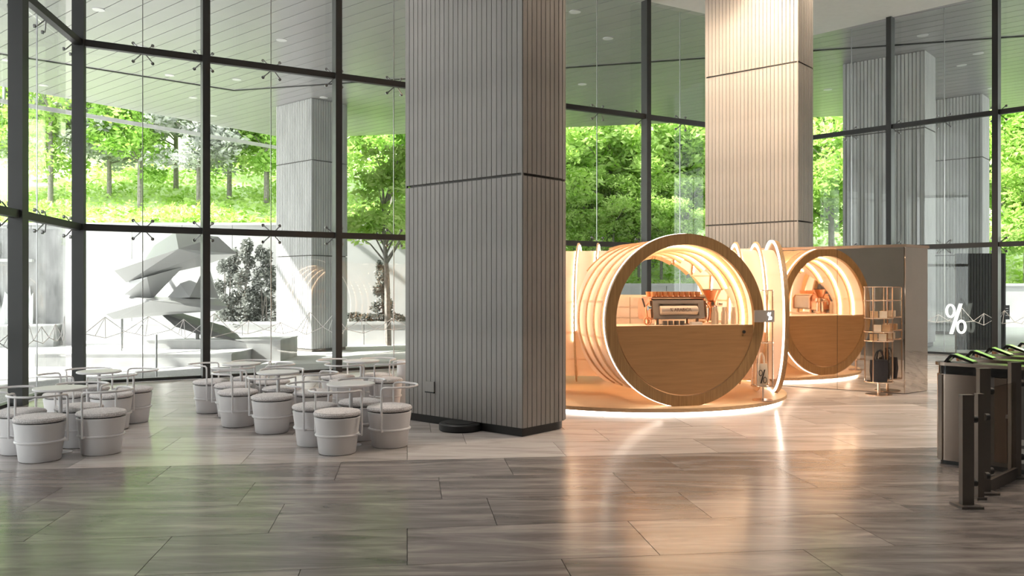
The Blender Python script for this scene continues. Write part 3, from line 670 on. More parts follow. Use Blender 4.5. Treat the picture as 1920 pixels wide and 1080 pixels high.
def tote(label, loc, m, rz, w=0.20, h=0.26, mark=False, group=None):
    t = thing('tote_bag', label, 'bag', loc, rz, group)
    me = MB(); P = [(-w / 2, -0.03), (w / 2, -0.03), (w / 2 * 1.08, -0.045), (w / 2 * 1.08, 0.045)]
    lo_ = [(-w * .46, -0.03, 0), (w * .46, -0.03, 0), (w * .46, 0.03, 0), (-w * .46, 0.03, 0)]; mi = [(-w * .52, -0.045, h * .45), (w * .52, -0.045, h * .45), (w * .52, 0.045, h * .45), (-w * .52, 0.045, h * .45)]
    hi = [(-w * .5, -0.018, h), (w * .5, -0.018, h), (w * .5, 0.018, h), (-w * .5, 0.018, h)]
    fs = [(3, 2, 1, 0), (8, 9, 10, 11)]
    for b in (0, 4): fs += [(b + i, b + (i + 1) % 4, b + 4 + (i + 1) % 4, b + 4 + i) for i in range(4)]
    me.add(lo_ + mi + hi, fs); me.build('body', m, t, sharp=50)
    for y in (-0.018, 0.018):
        MB().tube([(w * 0.24 * math.cos(a), y, h - 0.005 + 0.15 * math.sin(a)) for a in np.linspace(0, PI, 12)], 0.008, 6).build('handle', m, t)
    if mark:
        mb = MB(); percent(mb, 0, h * 0.42, 0.19, 0.003, -0.050, True); mb.build('percent_mark', 'ink', t, sharp=30)
    return t
tote('navy tote bag inside the display stand, facing the hall', (S1[0] - 0.02, S1[1] - 0.05, 0.213), 'navy', R(-20), 0.25, 0.33, group='navy tote bags')
tote('navy tote bag tucked behind the other inside the display stand', (S1[0] + 0.06, S1[1] + 0.09, 0.213), 'navy', R(-35), 0.20, 0.33, group='navy tote bags')
for i, (z, x, m) in enumerate([(1.193, -0.08, 'kraft'), (1.193, 0.06, 'paperwhite'), (0.983, -0.03, 'paperwhite'), (0.983, 0.10, 'kraft'), (0.843, -0.09, 'kraft'), (0.843, 0.05, 'paperwhite')]):
    b = thing('coffee_box', '%s coffee box on the %s shelf of the tall display stand' % ({'kraft': 'kraft', 'paperwhite': 'white'}[m], ['upper', 'upper', 'middle', 'middle', 'lower', 'lower'][i]), 'box', (S1[0] + x, S1[1] - 0.02, z), R(-20), 'coffee boxes on the display stand')
    MB().box((0, 0, 0.045), (0.105, 0.07, 0.09)).build('carton', m, b); MB().box((0, 0, 0.093), (0.108, 0.073, 0.012)).build('lid', m, b)
S2p = gp(1432, 752, 0.092)
S2 = (S2p[0], S2p[1] + 0.06, 0.092)
stand('display_stand', 'slim clear acrylic stand on the booth disc holding a marked bag', S2, 0.15, 0.20, 1.52, [0.80, 1.22])
tote('pale carrier bag with black percent mark in the slim booth stand', (S2[0] - 0.02, S2[1] - 0.02, S2[2] + 0.213), 'cream', R(6), 0.15, 0.30, True)

# ------------------------------------------------------------------ mirror-clad wall unit
P0 = (6.10, 13.27); dm1 = (-0.82, 0.572); dm2 = (0.79, 0.61)
mw = thing('mirror_wall', 'low mirror-clad wall unit reflecting the coffee booth', 'mirror wall', (P0[0], P0[1], 0), math.atan2(dm1[1], dm1[0]))
L1, L2, HM = 3.4, 0.72, 2.30
ang = math.atan2(dm2[1], dm2[0]) - math.atan2(dm1[1], dm1[0])
bx_, by_ = math.cos(ang) * L2, math.sin(ang) * L2
MB().prism([(0.02, -0.02), (bx_ + 0.0, by_ + 0.02), (bx_ + L1, by_), (L1, -0.02)], 0.0, HM - 0.02).build('body', 'darkbronze', mw, sharp=None)
for x0, x1 in ((0.0, 1.0), (1.0, 2.02), (2.02, 3.4)):
    MB().box(((x0 + x1) / 2, 0.0, HM / 2), (x1 - x0 - 0.006, 0.02, HM - 0.02)).build('mirror_panel', 'mirror', mw, sharp=None)
mbm = MB().box((L2 / 2, 0, HM / 2), (L2 - 0.01, 0.02, HM - 0.02)).build('mirror_panel', 'mirror', mw, (0, 0, 0), ang, None)
MB().prism([(-0.03, 0.03), (bx_ - 0.03, by_ - 0.02), (bx_ + L1, by_ - 0.03), (L1, 0.03)], HM - 0.012, HM + 0.03).build('capping', 'rosegold', mw, sharp=None)
# percent light sign standing behind, on the right glazing
ps = thing('percent_sign', 'glowing white percent sign in front of the right glazing', 'sign', (10.80, 20.75, 0.0), math.atan2(-0.28, 0.96))
mb = MB(); percent(mb, 0, 0.90, 0.74, 0.05, 0.0); mb.build('percent_mark', 'sign', ps, sharp=30)
MB().tube([(0, 0.03, 0.0), (0, 0.03, 0.56)], 0.012, 8).build('stem', 'steel', ps); MB().box((0, 0.03, 0.01), (0.3, 0.2, 0.02)).build('base', 'steel', ps)

# ------------------------------------------------------------------ turnstiles
TR = math.atan2(-0.70, 0.714); tdx, tdy = math.cos(TR), math.sin(TR); tnx, tny = -tdy, tdx
def turnstile():
    t = thing('turnstile', '', 'turnstile', (0, 0, 0), TR, 'speed gate turnstiles')
    L, Wd, Ht = 1.5, 0.20, 0.955
    def stad(x0, x1, w, z0, z1):
        P = [(x0 + w / 2 - w / 2 * math.cos(a), -w / 2 * math.sin(a)) for a in np.linspace(PI / 2, -PI / 2, 9)]
        P = [(x0 + w / 2 - w / 2 * math.sin(a), -w / 2 * math.cos(a)) for a in np.linspace(0, PI, 9)]
        Q = [(x1, w / 2), (x1, -w / 2)]
        return MB().prism(P + Q, z0, z1)
    stad(0.03, L, Wd - 0.05, 0.0, 0.04).build('plinth', 'black', t)
    stad(0.0, 0.42, Wd, 0.04, 0.845).build('front_housing', 'bronze', t)
    MB().box((0.055, -Wd / 2 - 0.003, 0.44), (0.035, 0.012, 0.80)).build('corner_strip', 'chrome', t)
    MB().box((0.62, 0, 0.44), (0.42, Wd * 0.72, 0.80)).build('gate_housing', 'darkbronze', t)
    MB().box((0.56, 0, 0.46), (0.10, Wd * 0.86, 0.76)).build('cover_strip', 'bronze', t)
    MB().box((1.16, 0, 0.44), (0.66, Wd, 0.80)).build('rear_housing', 'bronze', t)
    for z in (0.12, 0.2, 0.28): MB().box((0.72, -Wd * 0.37, z), (0.2, 0.012, 0.05)).build('vent_slat', 'greymetal', t)
    stad(0.012, L, Wd - 0.02, 0.845, 0.925).build('dark_band', 'blackglass', t)
    stad(-0.015, L + 0.01, Wd + 0.03, 0.925, Ht).build('top_plate', 'bronze', t)
    rd = MB().extrude([(0.07, -0.06, Ht), (0.13, -0.06, Ht + 0.075), (0.155, -0.06, Ht + 0.075), (0.33, -0.06, Ht + 0.008), (0.33, -0.06, Ht - 0.0), (0.31, -0.06, Ht), (0.15, -0.06, Ht + 0.055), (0.095, -0.06, Ht)], (0, 0.12, 0)).build('card_reader', 'blackglass', t, sharp=20)
    MB().extrude([(0.16, -0.055, Ht + 0.0755), (0.325, -0.055, Ht + 0.0125), (0.325, 0.055, Ht + 0.0125), (0.16, 0.055, Ht + 0.0755)], (0, 0, 0.004)).build('reader_glass', 'chrome', rd, sharp=None)
    g = MB().box((0.62, -0.0, 0.50), (0.03, Wd + 0.02, 0.03)).build('hinge', 'steel', t)
    return t
tp = turnstile(); names = ['nearest bronze turnstile, its long flank facing the hall', 'second bronze turnstile from the front of the row', 'third bronze turnstile from the front, in the middle of the row', 'fourth bronze turnstile from the front of the row', 'farthest bronze turnstile at the end of the row']
for i in range(5):
    o = tp if i == 0 else copy_tree(tp)
    o.location = (3.98 + tnx * 0.60 * i + 0.07, 8.09 + tny * 0.60 * i + 0.03, 0); o['label'] = names[i]
# rail posts and glass beside the gates
def post(label, x, y, h, w=0.09, rz=TR):
    t = thing('rail_post', label, 'post', (x, y, 0), rz, 'dark bronze rail posts')
    MB().box((0, 0, 0.009), ((0.17, 0.17, 0.018) if w > 0.06 else (0.08, 0.08, 0.018))).build('base_plate', 'darkbronze', t)
    MB().box((0, 0, 0.018 + h / 2), (w, 0.05, h)).build('shaft', 'darkbronze', t)
    MB().box((0, 0, h + 0.021), (w + 0.004, 0.054, 0.008)).build('cap', 'darkbronze', t)
    for z in (0.18, h - 0.16): MB().tube([(0.045, 0, z), (0.075, 0, z)], 0.028, 12).build('glass_clamp', 'black', t)
post('short dark rail post standing nearest, before the turnstiles', 3.43, 6.44, 0.82, rz=0.05)
post('tall dark rail post just behind the short one', 3.79, 6.86, 0.98, rz=0.05)
post('tall dark rail post farther right, close to the turnstile flank', 4.37, 7.42, 0.98, rz=0.05)
post('slim short post against the tall rail post', 3.655, 6.675, 0.80, 0.05, rz=0.05)
for nm, a, b, z1 in (('glass rail panel between the two tall rail posts', (3.86, 6.90), (4.35, 7.37), 0.84),):
    l = math.hypot(b[0] - a[0], b[1] - a[1]); t = thing('glass_panel', nm, 'glass panel', ((a[0] + b[0]) / 2, (a[1] + b[1]) / 2, 0.0), math.atan2(b[1] - a[1], b[0] - a[0]), 'glass rail panels')
    MB().box((0, 0, 0.10 + (z1 - 0.1) / 2), (l, 0.012, z1 - 0.1)).build('pane', 'acrylic', t, sharp=None)
    MB().box((0, 0, 0.05), (l, 0.03, 0.10)).build('floor_channel', 'darkbronze', t, sharp=None)

# ------------------------------------------------------------------ stools and tables
def make_stool():
    t = thing('bucket_stool', '', 'stool', (0, 0, 0), 0, 'white bucket stools')
    MB().lathe([(0.001, 0.004), (0.178, 0.004), (0.184, 0.012), (0.205, 0.19), (0.228, 0.362), (0.222, 0.368), (0.001, 0.368)], 40).build('bucket', 'white_paint', t)
    MB().lathe([(0.001, 0.366), (0.205, 0.366), (0.205, 0.378), (0.001, 0.378)], 40).build('shadow_gap', 'black', t)
    MB().lathe([(0.001, 0.376), (0.212, 0.376), (0.232, 0.388), (0.236, 0.402), (0.226, 0.420), (0.18, 0.432), (0.08, 0.438), (0.001, 0.438)], 40).build('cushion', 'boucle', t)
    MB().tube([(0.209 * math.cos(a), 0.209 * math.sin(a), 0.19) for a in np.linspace(0, 2 * PI, 48, endpoint=False)], 0.0135, 8, True).build('band', 'white_paint', t)
    # rail: rises beside the bucket at both flanks, bows round the back (-y)
    r, zr = 0.262, 0.635; P = []
    P += [(r * math.cos(R(5)), 0.02, 0.185), (r, 0.02, 0.25), (r, 0.02, zr - 0.05), (r, 0.016, zr - 0.02), (r, 0.0, zr - 0.004), (r, -0.03, zr)]
    P += [(r * math.cos(a), -0.03 + r * math.sin(a), zr) for a in np.linspace(-R(10), -R(170), 18)]
    P += [(-r, -0.03, zr), (-r, 0.0, zr - 0.004), (-r, 0.016, zr - 0.02), (-r, 0.02, zr - 0.05), (-r, 0.02, 0.25), (-r * math.cos(R(5)), 0.02, 0.185)]
    MB().tube(P, 0.011, 8).build('back_rail', 'white_paint', t)
    for sx in (-1, 1): MB().tube([(sx * 0.205, 0.02, 0.19), (sx * 0.262, 0.02, 0.19)], 0.011, 8).build('rail_lug', 'white_paint', t)
    return t
def make_table():
    t = thing('round_table', '', 'table', (0, 0, 0), 0, 'white round tables')
    MB().lathe([(0.001, 0.628), (0.235, 0.628), (0.25, 0.636), (0.25, 0.648), (0.244, 0.654), (0.001, 0.654)], 48).build('table_top', 'white_paint', t)
    MB().tube([(0, 0, 0.01), (0, 0, 0.63)], 0.02, 14).build('pole', 'white_paint', t)
    MB().lathe([(0.001, 0), (0.11, 0), (0.11, 0.008), (0.03, 0.016), (0.001, 0.016)], 36).build('base', 'white_paint', t)
    return t
TABLES = [((-4.53, 8.56), 'front table of the left cluster', [(0.0, -0.37, 'front'), (0.42, -0.02, 'right'), (-0.40, 0.0, 'left'), (0.0, 0.37, 'rear')]),
          ((-4.97, 10.27), 'rear table of the left cluster', [(0.28, -0.28, 'front right'), (-0.27, -0.27, 'front left'), (0.29, 0.25, 'rear right'), (-0.27, 0.31, 'rear left')]),
          ((-1.69, 8.95), 'front table beside the nearest column', [(-0.06, -0.40, 'front'), (0.41, -0.03, 'right'), (-0.39, 0.05, 'left'), (0.03, 0.38, 'rear')]),
          ((-2.79, 10.18), 'middle table of the right cluster', [(0.04, -0.40, 'front'), (-0.50, 0.06, 'left'), (0.42, 0.0, 'right'), (-0.06, 0.38, 'rear')]),
          ((-3.60, 11.35), 'rear left table by the glazing', [(-0.40, 0.0, 'left'), (0.02, -0.39, 'front'), (0.41, 0.0, 'right'), (0.0, 0.39, 'rear')]),
          ((-2.08, 11.78), 'rear right table by the glazing', [(-0.36, 0.17, 'left'), (0.14, 0.37, 'rear'), (0.36, -0.19, 'right'), (-0.13, -0.40, 'front')])]
st0, tb0 = make_stool(), make_table(); first = True
for (cx, cy), nm, seats in TABLES:
    t = tb0 if first else copy_tree(tb0); t.location = (cx, cy, 0); t['label'] = 'small white round pedestal table, ' + nm
    for dx, dy, side in seats:
        s = st0 if first else copy_tree(st0); first = False
        s.location = (cx + dx, cy + dy, 0); s.rotation_euler = (0, 0, math.atan2(-dy, -dx) - PI / 2 + random.uniform(-.18, .18))
        s['label'] = 'white bucket stool, %s side of the %s' % (side, nm)
b = thing('waste_bin', 'white cylindrical bin beside the left edge of the nearest column', 'bin', (-1.52, 12.35, 0))
MB().lathe([(0.001, 0), (0.14, 0), (0.145, 0.01), (0.145, 0.60), (0.135, 0.61), (0.135, 0.56), (0.001, 0.56)], 32).build('drum', 'white_paint', b)
MB().tube([(0.142 * math.cos(a), 0.142 * math.sin(a), 0.60) for a in np.linspace(0, 2 * PI, 32, endpoint=False)], 0.008, 8, True).build('rim', 'white_paint', b)

# ------------------------------------------------------------------ outdoors: ground, walls
def gridmesh(name, xs, ys, fz):
    vs = [(x, y, fz(x, y)) for y in ys for x in xs]; n = len(xs)
    return [vs, [(j * n + i, j * n + i + 1, (j + 1) * n + i + 1, (j + 1) * n + i) for j in range(len(ys) - 1) for i in range(n - 1)]]
me = MB(); me.add(*gridmesh('g', np.linspace(-60, 60, 41), np.linspace(-20, 46, 12), lambda x, y: ground(x)))
struct('floor_outdoor_paving', me.mesh('outdoor_paving', None), 'paving')
g = MB().prism([(PC[0] - 6, PC[1] - 2.0), (PC[0] - 0.8, PC[1] + 0.6), (4, 22.0), (3.0, 27.5), (-9, 25.5), (-16, 20)], 0, 0.03)
g.v = [(x, y, ground(x) + 0.012 + (0.02 if z > 0 else 0)) for x, y, z in g.v]
o = g.build('gravel_bed', 'gravel', None, sharp=None); tag(o, 'grey gravel bed outside the left glazing', 'gravel', kind='stuff')
def hillz(x, y):
    b = 4.45 if x < -2 else max(1.7, 4.45 - 0.9 * (x + 2))
    return b + max(0, y - 39.2) * 0.33 + 0.25 * math.sin(x * 0.7) * math.sin(y * 0.5) if y > 39.3 else b
me = MB(); me.add(*gridmesh('h', np.linspace(-80, 80, 61), np.concatenate([np.linspace(39.2, 60, 16), np.linspace(64, 110, 8)]), hillz))
o = me.build('hillside', 'grass', None); tag(o, 'grassy green hillside behind the retaining wall', 'hillside', kind='stuff')
def slab(name, label, cat, x0, x1, y, z0, z1, t, m, pan=None, group=None):
    w_ = thing(name, label, cat, ((x0 + x1) / 2, y, z0), 0, group); n = pan or 1; wd = (x1 - x0) / n
    me = MB().box((0, 0, (z1 - z0) / 2), (wd - 0.02, t, z1 - z0)).mesh('wall_panel', None)
    for i in range(n): link('wall_panel', me, m, w_, (-(x1 - x0) / 2 + (i + 0.5) * wd, 0, 0))
    MB().box((0, 0, z1 - z0 + 0.05), (x1 - x0, t + 0.12, 0.12)).build('coping', m, w_, sharp=None)
    return w_
slab('retaining_wall', 'tall pale concrete retaining wall behind the sculpture', 'wall', -40, 1.0, 38.9, -0.80, 4.50, 0.5, 'concrete', 18)
slab('retaining_wall', 'low concrete wall under the trees at the far right', 'wall', 1.0, 55, 38.9, -0.80, 1.75, 0.5, 'concrete', 18)
# planter ledge in front of the wall
pl = slab('planter', 'long pale planter box at the foot of the tall wall', 'planter', -16.5, 4.0, 36.8, -0.78, 0.12, 1.6, 'concrete', 8)
# water feature on the left
wf = thing('water_feature', 'grey stone water wall with falling sheet of water at the far left', 'fountain', (-22.2, 35.2, -0.75), R(14))
MB().box((0, 0.5, 2.45), (7.0, 0.6, 4.9)).build('stone_wall', 'waterstone', wf, sharp=None)
MB().box((-0.1, 0.14, 3.55), (4.6, 0.5, 0.12)).build('spout_ledge', 'concrete', wf, sharp=None)
MB().box((0.55, 0.15, 4.0), (0.75, 0.2, 0.6)).build('spout_box', 'concrete2', wf, sharp=None)
vs = []; fs = []; n = 60
for i in range(n + 1):
    x = -2.4 + 4.6 * i / n; y = 0.02 + 0.05 * math.sin(i * 2.3) + 0.03 * math.sin(i * 5.1); zt = 2.0 + 0.35 * math.sin(i * 1.1) + 0.25 * math.sin(i * 3.7)
    vs += [(x, y, 0.85), (x, y + 0.05, zt), (x, y + 0.10, 0.85), (x, y + 0.12, zt)]
for i in range(n):
    a, b_ = 4 * i, 4 * i + 4; fs += [(a, b_, b_ + 1, a + 1), (a + 2, a + 3, b_ + 3, b_ + 2), (a + 1, b_ + 1, b_ + 3, a + 3)]
MB().add(vs, fs).build('water_sheet', 'water', wf)
MB().box((0.1, -0.55, 0.42), (6.4, 1.4, 0.84)).build('basin', 'concrete2', wf, sharp=None)
MB().box((0.1, -0.55, 0.86), (6.5, 1.5, 0.06)).build('basin_rim', 'concrete', wf, sharp=None)
MB().box((3.62, 0.1, 2.45), (0.35, 1.0, 4.9)).build('side_pier', 'concrete', wf, sharp=None)

# sculpture on its stepped base
sx0, sy0 = -11.2, 28.2
base = thing('stone_plinth', 'stepped pale stone base under the folded sculpture', 'plinth', (sx0, sy0, -0.75))
a = gp(178, 688, -0.75); 
MB().box((-0.35, -0.9, 0.19), (6.0, 2.6, 0.38)).build('lower_step', 'concrete2', base, sharp=None)
MB().box((1.4, 0.9, 0.34), (4.4, 2.2, 0.68)).build('upper_step', 'concrete2', base, sharp=None)
MB().box((-0.35, -0.9, 0.395), (6.05, 2.65, 0.03)).build('step_slab', 'concrete', base, sharp=None)
MB().box((1.4, 0.9, 0.695), (4.45, 2.25, 0.03)).build('step_slab', 'concrete', base, sharp=None)
sc = thing('sculpture', 'large white faceted folded-metal sculpture outside the left glazing', 'sculpture', (sx0, sy0, -0.30))
def zp(zx, zy, d=0.0):
    X, Y, Z = at(zx / 3.375, 380 + zy / 3.375, sy0 + d); return (X - sx0, Y - sy0, Z + 0.30)
def hull(name, pts, m='sculpt'):
    me = hullmesh(name, pts); return link(name, me, m, sc)
hull('upper_wing', [zp(722, 430, -0.7), zp(1110, 185, 0.5), zp(1380, 215, 0.9), zp(1500, 325, 0.5), zp(1285, 330, -0.4), zp(1130, 292, -1.0), zp(800, 505, -0.3), zp(1280, 400, 0.4)])
hull('under_fold', [zp(790, 505, -0.2), zp(1160, 405, 0.0), zp(1110, 430, 0.5), zp(960, 615, 0.1), zp(850, 630, 0.2), zp(785, 580, -0.3), zp(930, 470, -0.6)])
hull('rear_fin', [zp(1080, 430, 0.8), zp(1300, 395, 0.9), zp(1385, 605, 0.9), zp(975, 612, 0.5), zp(1200, 600, 0.2), zp(1330, 430, 1.1)])
hull('middle_plate', [zp(670, 705, -0.8), zp(800, 585, 0.2), zp(850, 630, 0.3), zp(1110, 606, 0.4), zp(1380, 608, 0.7), zp(1445, 655, 0.3), zp(1390, 682, 0.0), zp(990, 692, -0.6), zp(720, 738, -0.7), zp(960, 620, -0.9)])
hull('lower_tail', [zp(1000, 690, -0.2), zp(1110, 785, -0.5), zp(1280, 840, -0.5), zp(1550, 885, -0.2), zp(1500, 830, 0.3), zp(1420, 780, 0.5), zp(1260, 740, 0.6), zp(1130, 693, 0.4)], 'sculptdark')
MB().tube([zp(770, 735), zp(770, 930)], 0.05, 8).build('support_leg', 'steel', sc)
MB().tube([zp(1245, 820), zp(1245, 900)], 0.09, 8).build('support_leg', 'steel', sc)
x, y = gp(293, 720, 0)
for i, (px, pY, z1, nm) in enumerate([(293, 22.0, 0.45, 'slim steel post rising from the gravel below the sculpture'), (228, 27.0, 0.1, 'short light bollard on the sculpture base corner')]):
    X = (px - 960) / F * pY; t = thing('garden_post', nm, 'post', (X, pY, ground(X))); MB().tube([(0, 0, 0), (0, 0, z1 - ground(X))], 0.028, 10).build('shaft', 'steel', t)
    MB().lathe([(0.001, 0), (0.06, 0), (0.06, 0.03), (0.001, 0.03)], 16).build('foot', 'steel', t)
# dark fluted door leaf outside the right glazing, notice plate
dd_ = thing('entrance_screen', 'dark fluted entrance screen outside beside the percent sign', 'screen', (13.35, 24.3, -0.12), R(-8))
MB().box((0, 0.05, 1.38), (1.33, 0.08, 2.75)).build('core', 'cladcore', dd_, sharp=None)
bm_ = MB().box((0, 0, 1.38), (0.062, 0.03, 2.75)).mesh('batten', None)
for i in range(17): link('batten', bm_, 'frame', dd_, (-0.63 + i * 0.0785, 0.0, 0))
nb = thing('notice_board', 'small dark notice plate on a post at the far right', 'sign', (15.2, 26.3, -0.1))
MB().box((0, 0, 1.0), (0.26, 0.03, 0.44)).build('plate', 'frame', nb); MB().tube([(0, 0.03, 0), (0, 0.03, 0.9)], 0.02, 8).build('post', 'steel', nb)
for i in range(4): MB().box((0, -0.017, 1.12 - 0.07 * i), (0.17, 0.004, 0.014)).build('text_line', 'decal', nb)

# ------------------------------------------------------------------ planting
def leaf_cloud(centers, radii, n, size, seed, flat=0.6, droop=0.3):
    g = np.random.default_rng(seed); idx = g.integers(0, len(centers), n); c = np.array(centers)[idx]; r = np.array(radii)[idx]
    d = g.normal(size=(n, 3)); d /= np.linalg.norm(d, axis=1)[:, None]; d *= (g.random(n) ** 0.45)[:, None]
    p = c + d * r
    u = g.normal(size=(n, 3)); u[:, 2] = u[:, 2] * 0.5 - droop; u /= np.linalg.norm(u, axis=1)[:, None]
    t = g.normal(size=(n, 3)); t[:, 2] *= flat; v = np.cross(u, t); v /= np.linalg.norm(v, axis=1)[:, None]
    s = size * g.uniform(0.6, 1.3, n)[:, None]
    V = np.stack([p - u * s, p + v * s * 0.42, p + u * s, p - v * s * 0.42], axis=1).reshape(-1, 3)
    return V
def leafmesh(name, V, m):
    n = len(V) // 4; me = bpy.data.meshes.new(name); me.vertices.add(4 * n); me.vertices.foreach_set('co', V.astype(np.float32).ravel())
    me.loops.add(4 * n); me.loops.foreach_set('vertex_index', np.arange(4 * n, dtype=np.int32)); me.polygons.add(n)
    me.polygons.foreach_set('loop_start', np.arange(0, 4 * n, 4, dtype=np.int32)); me.polygons.foreach_set('loop_total', np.full(n, 4, dtype=np.int32))
    me.update(calc_edges=True); me.materials.append(M[m]); return me
def make_tree_data(h, cr, n, size, seed, m, low=0.24):
    g = random.Random(seed); tr = MB(); lean = g.uniform(-.04, .04)
    tr.tube([(0, 0, -0.3), (lean * h * .3, 0, h * .35), (lean * h, 0.1, h * .8)], [h * 0.014 + .03, h * 0.011 + .02, 0.02], 8); cs, rs = [], []
    for i in range(34):
        f = g.uniform(low, 1.0); a = g.uniform(0, 2 * PI); rad = cr * (1.05 - abs(f - .62) * 1.1) * g.uniform(0.3, 1.0)
        q = (rad * math.cos(a), rad * math.sin(a), h * f); cs.append(q); k = g.uniform(0.28, 0.5) * cr; rs.append((k, k, k * 0.6))
        if i % 2 == 0: tr.tube([(lean * h * f, 0, h * f * 0.75), (q[0] * .6, q[1] * .6, q[2] * 0.93), q], [0.05, 0.03, 0.012], 5)
    return leafmesh('crown', leaf_cloud(cs, rs, n, size, seed), m), tr.mesh('trunk')
PROTO = [make_tree_data(8.5, 2.9, 7500, 0.17, 11, 'leafA'), make_tree_data(9.0, 3.1, 7500, 0.17, 12, 'leafB'), make_tree_data(7.5, 2.8, 6500, 0.17, 13, 'leafC'), make_tree_data(10, 3.3, 8000, 0.18, 14, 'leafB'), make_tree_data(8.6, 1.8, 3800, 0.16, 15, 'leafB', 0.56)]
for p in PROTO: p[1].materials.append(M['bark'])
KINDN = ['bright green broadleaf tree', 'yellow-green broadleaf tree', 'silvery-leaved tree', 'tall yellow-green tree', 'slender high-crowned tree']
def tree(px, Y, kind, sc=1.0, zb=None, where=''):
    X = (px - 960) / F * Y; z = hillz(X, Y) if zb is None else zb
    t = thing('tree', '%s %s' % (KINDN[kind], where), 'tree', (X, Y, z - 0.1), random.uniform(0, 6.28), 'trees on the hillside'); t.scale = (sc * random.uniform(.92, 1.08), sc * random.uniform(.92, 1.08), sc)
    link('crown', PROTO[kind][0], None, t); link('trunk', PROTO[kind][1], None, t)
spots_l = [(-60, 44, 0), (30, 46, 2), (95, 43, 1), (150, 50, 0), (205, 45, 2), (262, 43, 0), (330, 47, 1), (372, 43, 2), (430, 45, 1), (500, 44, 0), (560, 48, 3), (620, 44, 1)]
spots_l += [(0, 56, 1), (110, 57, 3), (200, 58, 1), (290, 56, 3), (400, 57, 0), (480, 58, 1)]
wl_ = ['left picture edge', 'far left pane', 'corner mullion', 'corner mullion behind', 'sculpture, left', 'sculpture top', 'second mullion, left', 'second mullion', 'second bay centre', 'outdoor column, left', 'outdoor column, behind', 'outdoor column, right'] + ['upper slope, ' + q for q in ('left picture edge', 'corner mullion', 'sculpture, left', 'first bay centre', 'second mullion', 'second bay')]
for (px, Y, k), wn in zip(spots_l, wl_): tree(px, Y, k, random.uniform(0.85, 1.05), None, 'on the hill by the ' + wn)
for (px, Y, k, s, zb), wn in zip([(728, 35.4, 4, 0.92, -0.65), (735, 42, 0, 1.0, None), (790, 46, 3, 1.1, None), (700, 52, 2, 1.1, None)], ['planter right of the outdoor column', 'left of the nearest column, on the wall', 'behind the nearest column', 'farther back left of the nearest column']): tree(px, Y, k, s, zb, 'growing ' + wn)
mid = [(1045, 41.5, 1, 1.0), (1095, 43, 3, 0.95), (1140, 42, 1, 0.95), (1180, 45, 1, 1.0), (1225, 42.5, 3, 0.9), (1262, 44, 1, 1.0), (1300, 42.5, 1, 1.0), (1345, 43, 3, 1.0), (1120, 50, 2, 1.2), (1210, 51, 1, 1.2), (1290, 50, 3, 1.2), (1060, 49, 0, 1.2)]
wm = ['just right of the nearest column', 'first pane right of the nearest column', 'left of the middle mullion', 'touching the middle mullion', 'right of the middle mullion', 'above the booth portal', 'left edge of the booth-side column', 'behind the booth-side column', 'farther back, first pane', 'farther back at the middle mullion', 'farther back by the booth-side column', 'farther back beside the nearest column']
for (px, Y, k, s), wn in zip(mid, wm): tree(px, Y, k, s, None, 'seen through the middle glazing, ' + wn)
for px, wn in ((1075, 'by the nearest column'), (1110, 'under the first tall tree'), (1150, 'left of the middle mullion'), (1198, 'at the middle mullion'), (1240, 'above the booth portal'), (1290, 'by the booth-side column')):
    tree(px, 40.6, 1, 0.55, None, 'low and young, ' + wn)
rt_ = [(1520, 42, 1, 1.0), (1560, 41, 3, 1.0), (1600, 44, 0, 1.1), (1700, 42, 1, 1.1), (1800, 43, 0, 1.1), (1880, 40, 1, 0.95), (1925, 39.5, 0, 1.0), (1900, 46, 3, 1.2), (1990, 42, 1, 1.1)]
wr = ['behind the booth-side column', 'right of the booth-side column', 'left of the dark stand-in column', 'behind the dark stand-in column', 'behind the pale outdoor column', 'right of the right mullion', 'right picture edge', 'farther back at the right edge', 'beyond the right picture edge']
for (px, Y, k, s), wn in zip(rt_, wr): tree(px, Y, k, s, None, 'seen through the right glazing, ' + wn)
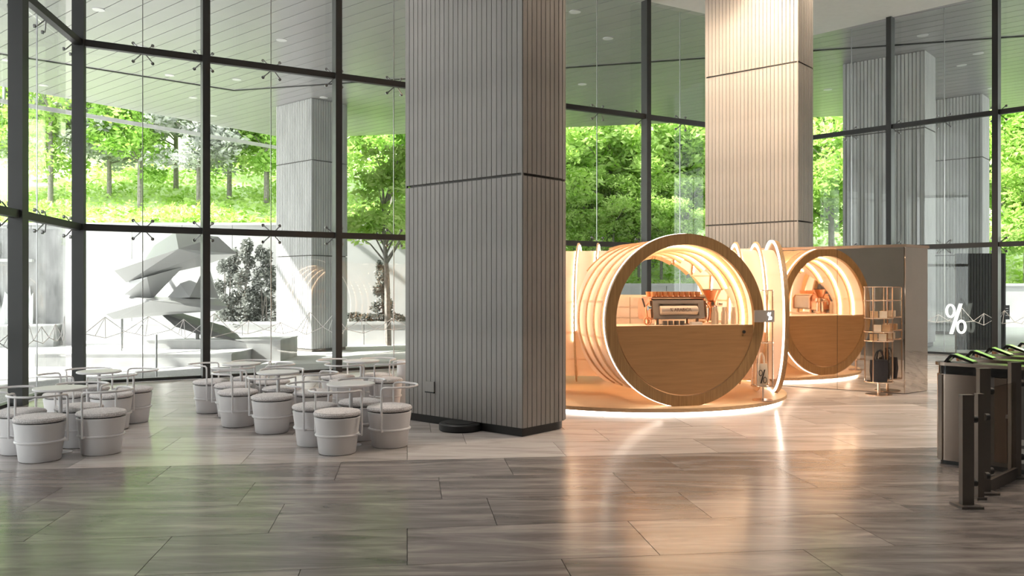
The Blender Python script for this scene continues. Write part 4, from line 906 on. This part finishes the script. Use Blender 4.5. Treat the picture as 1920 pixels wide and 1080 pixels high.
# ground cover on the slope
g = np.random.default_rng(5); n = 26000; xs = g.uniform(-26, 26, n); ys = 39.4 + (g.random(n) ** 1.6) * 16
P_ = np.array([(x, y, hillz(x, y) + 0.12) for x, y in zip(xs, ys)])
V = leaf_cloud([(0, 0, 0)], [(0.01, 0.01, 0.22)], n, 0.15, 9, droop=-0.3).reshape(n, 4, 3) + P_[:, None, :]
o = bpy.data.objects.new('ground_cover', leafmesh('ground_cover', V.reshape(-1, 3), 'leafB')); C.objects.link(o); tag(o, 'low leafy ground cover on the slope above the wall', 'plants', kind='stuff')
# grey shrubs and young trees against the wall
def shrub(name, label, px, Y, zb, h, r, n, seed, m='leafD', group=None):
    X = (px - 960) / F * Y; t = thing(name, label, 'shrub', (X, Y, zb), 0, group); rr = random.Random(seed); cs, rs = [], []
    for i in range(22):
        f = rr.uniform(0.02, 1); k = r * (1.0 - 0.55 * f); a_ = rr.uniform(0, 6.28); cs.append((k * .7 * math.cos(a_), k * .5 * math.sin(a_), h * f)); rs.append((k * .55, k * .5, h * .11))
    link('foliage', leafmesh('foliage', leaf_cloud(cs, rs, int(n * 1.9), 0.085, seed), m), None, t)
    mb = MB()
    for i in range(3): mb.tube([(rr.uniform(-.2, .2) * r, 0, 0), (rr.uniform(-.4, .4) * r, 0, h * .9)], [0.035, 0.012], 6)
    mb.build('stem', 'bark', t)
PB = 0.14
shrub('bamboo_shrub', 'grey bamboo-like shrub at the planter, left of three', 425, 36.6, PB, 2.7, 0.75, 1500, 31, group='wall shrubs')
shrub('bamboo_shrub', 'grey bamboo-like shrub at the planter, tallest in the middle', 455, 36.6, PB, 3.4, 0.85, 1900, 32, group='wall shrubs')
shrub('bamboo_shrub', 'grey bamboo-like shrub next to the outdoor column', 497, 36.6, PB, 3.2, 0.70, 1700, 33, group='wall shrubs')
shrub('young_conifer', 'slim grey young conifer left of the nearest column', 717, 36.6, PB, 2.6, 0.5, 1300, 34)
for i, px in enumerate([664, 690, 716, 742]):
    shrub('hedge_plant', 'low grey hedge plant in the planter, %s' % ['beside the outdoor column', 'second from the outdoor column', 'below the young conifer', 'beside the nearest column'][i], px, 36.45, PB, 0.42, 0.55, 500, 40 + i, group='hedge plants')
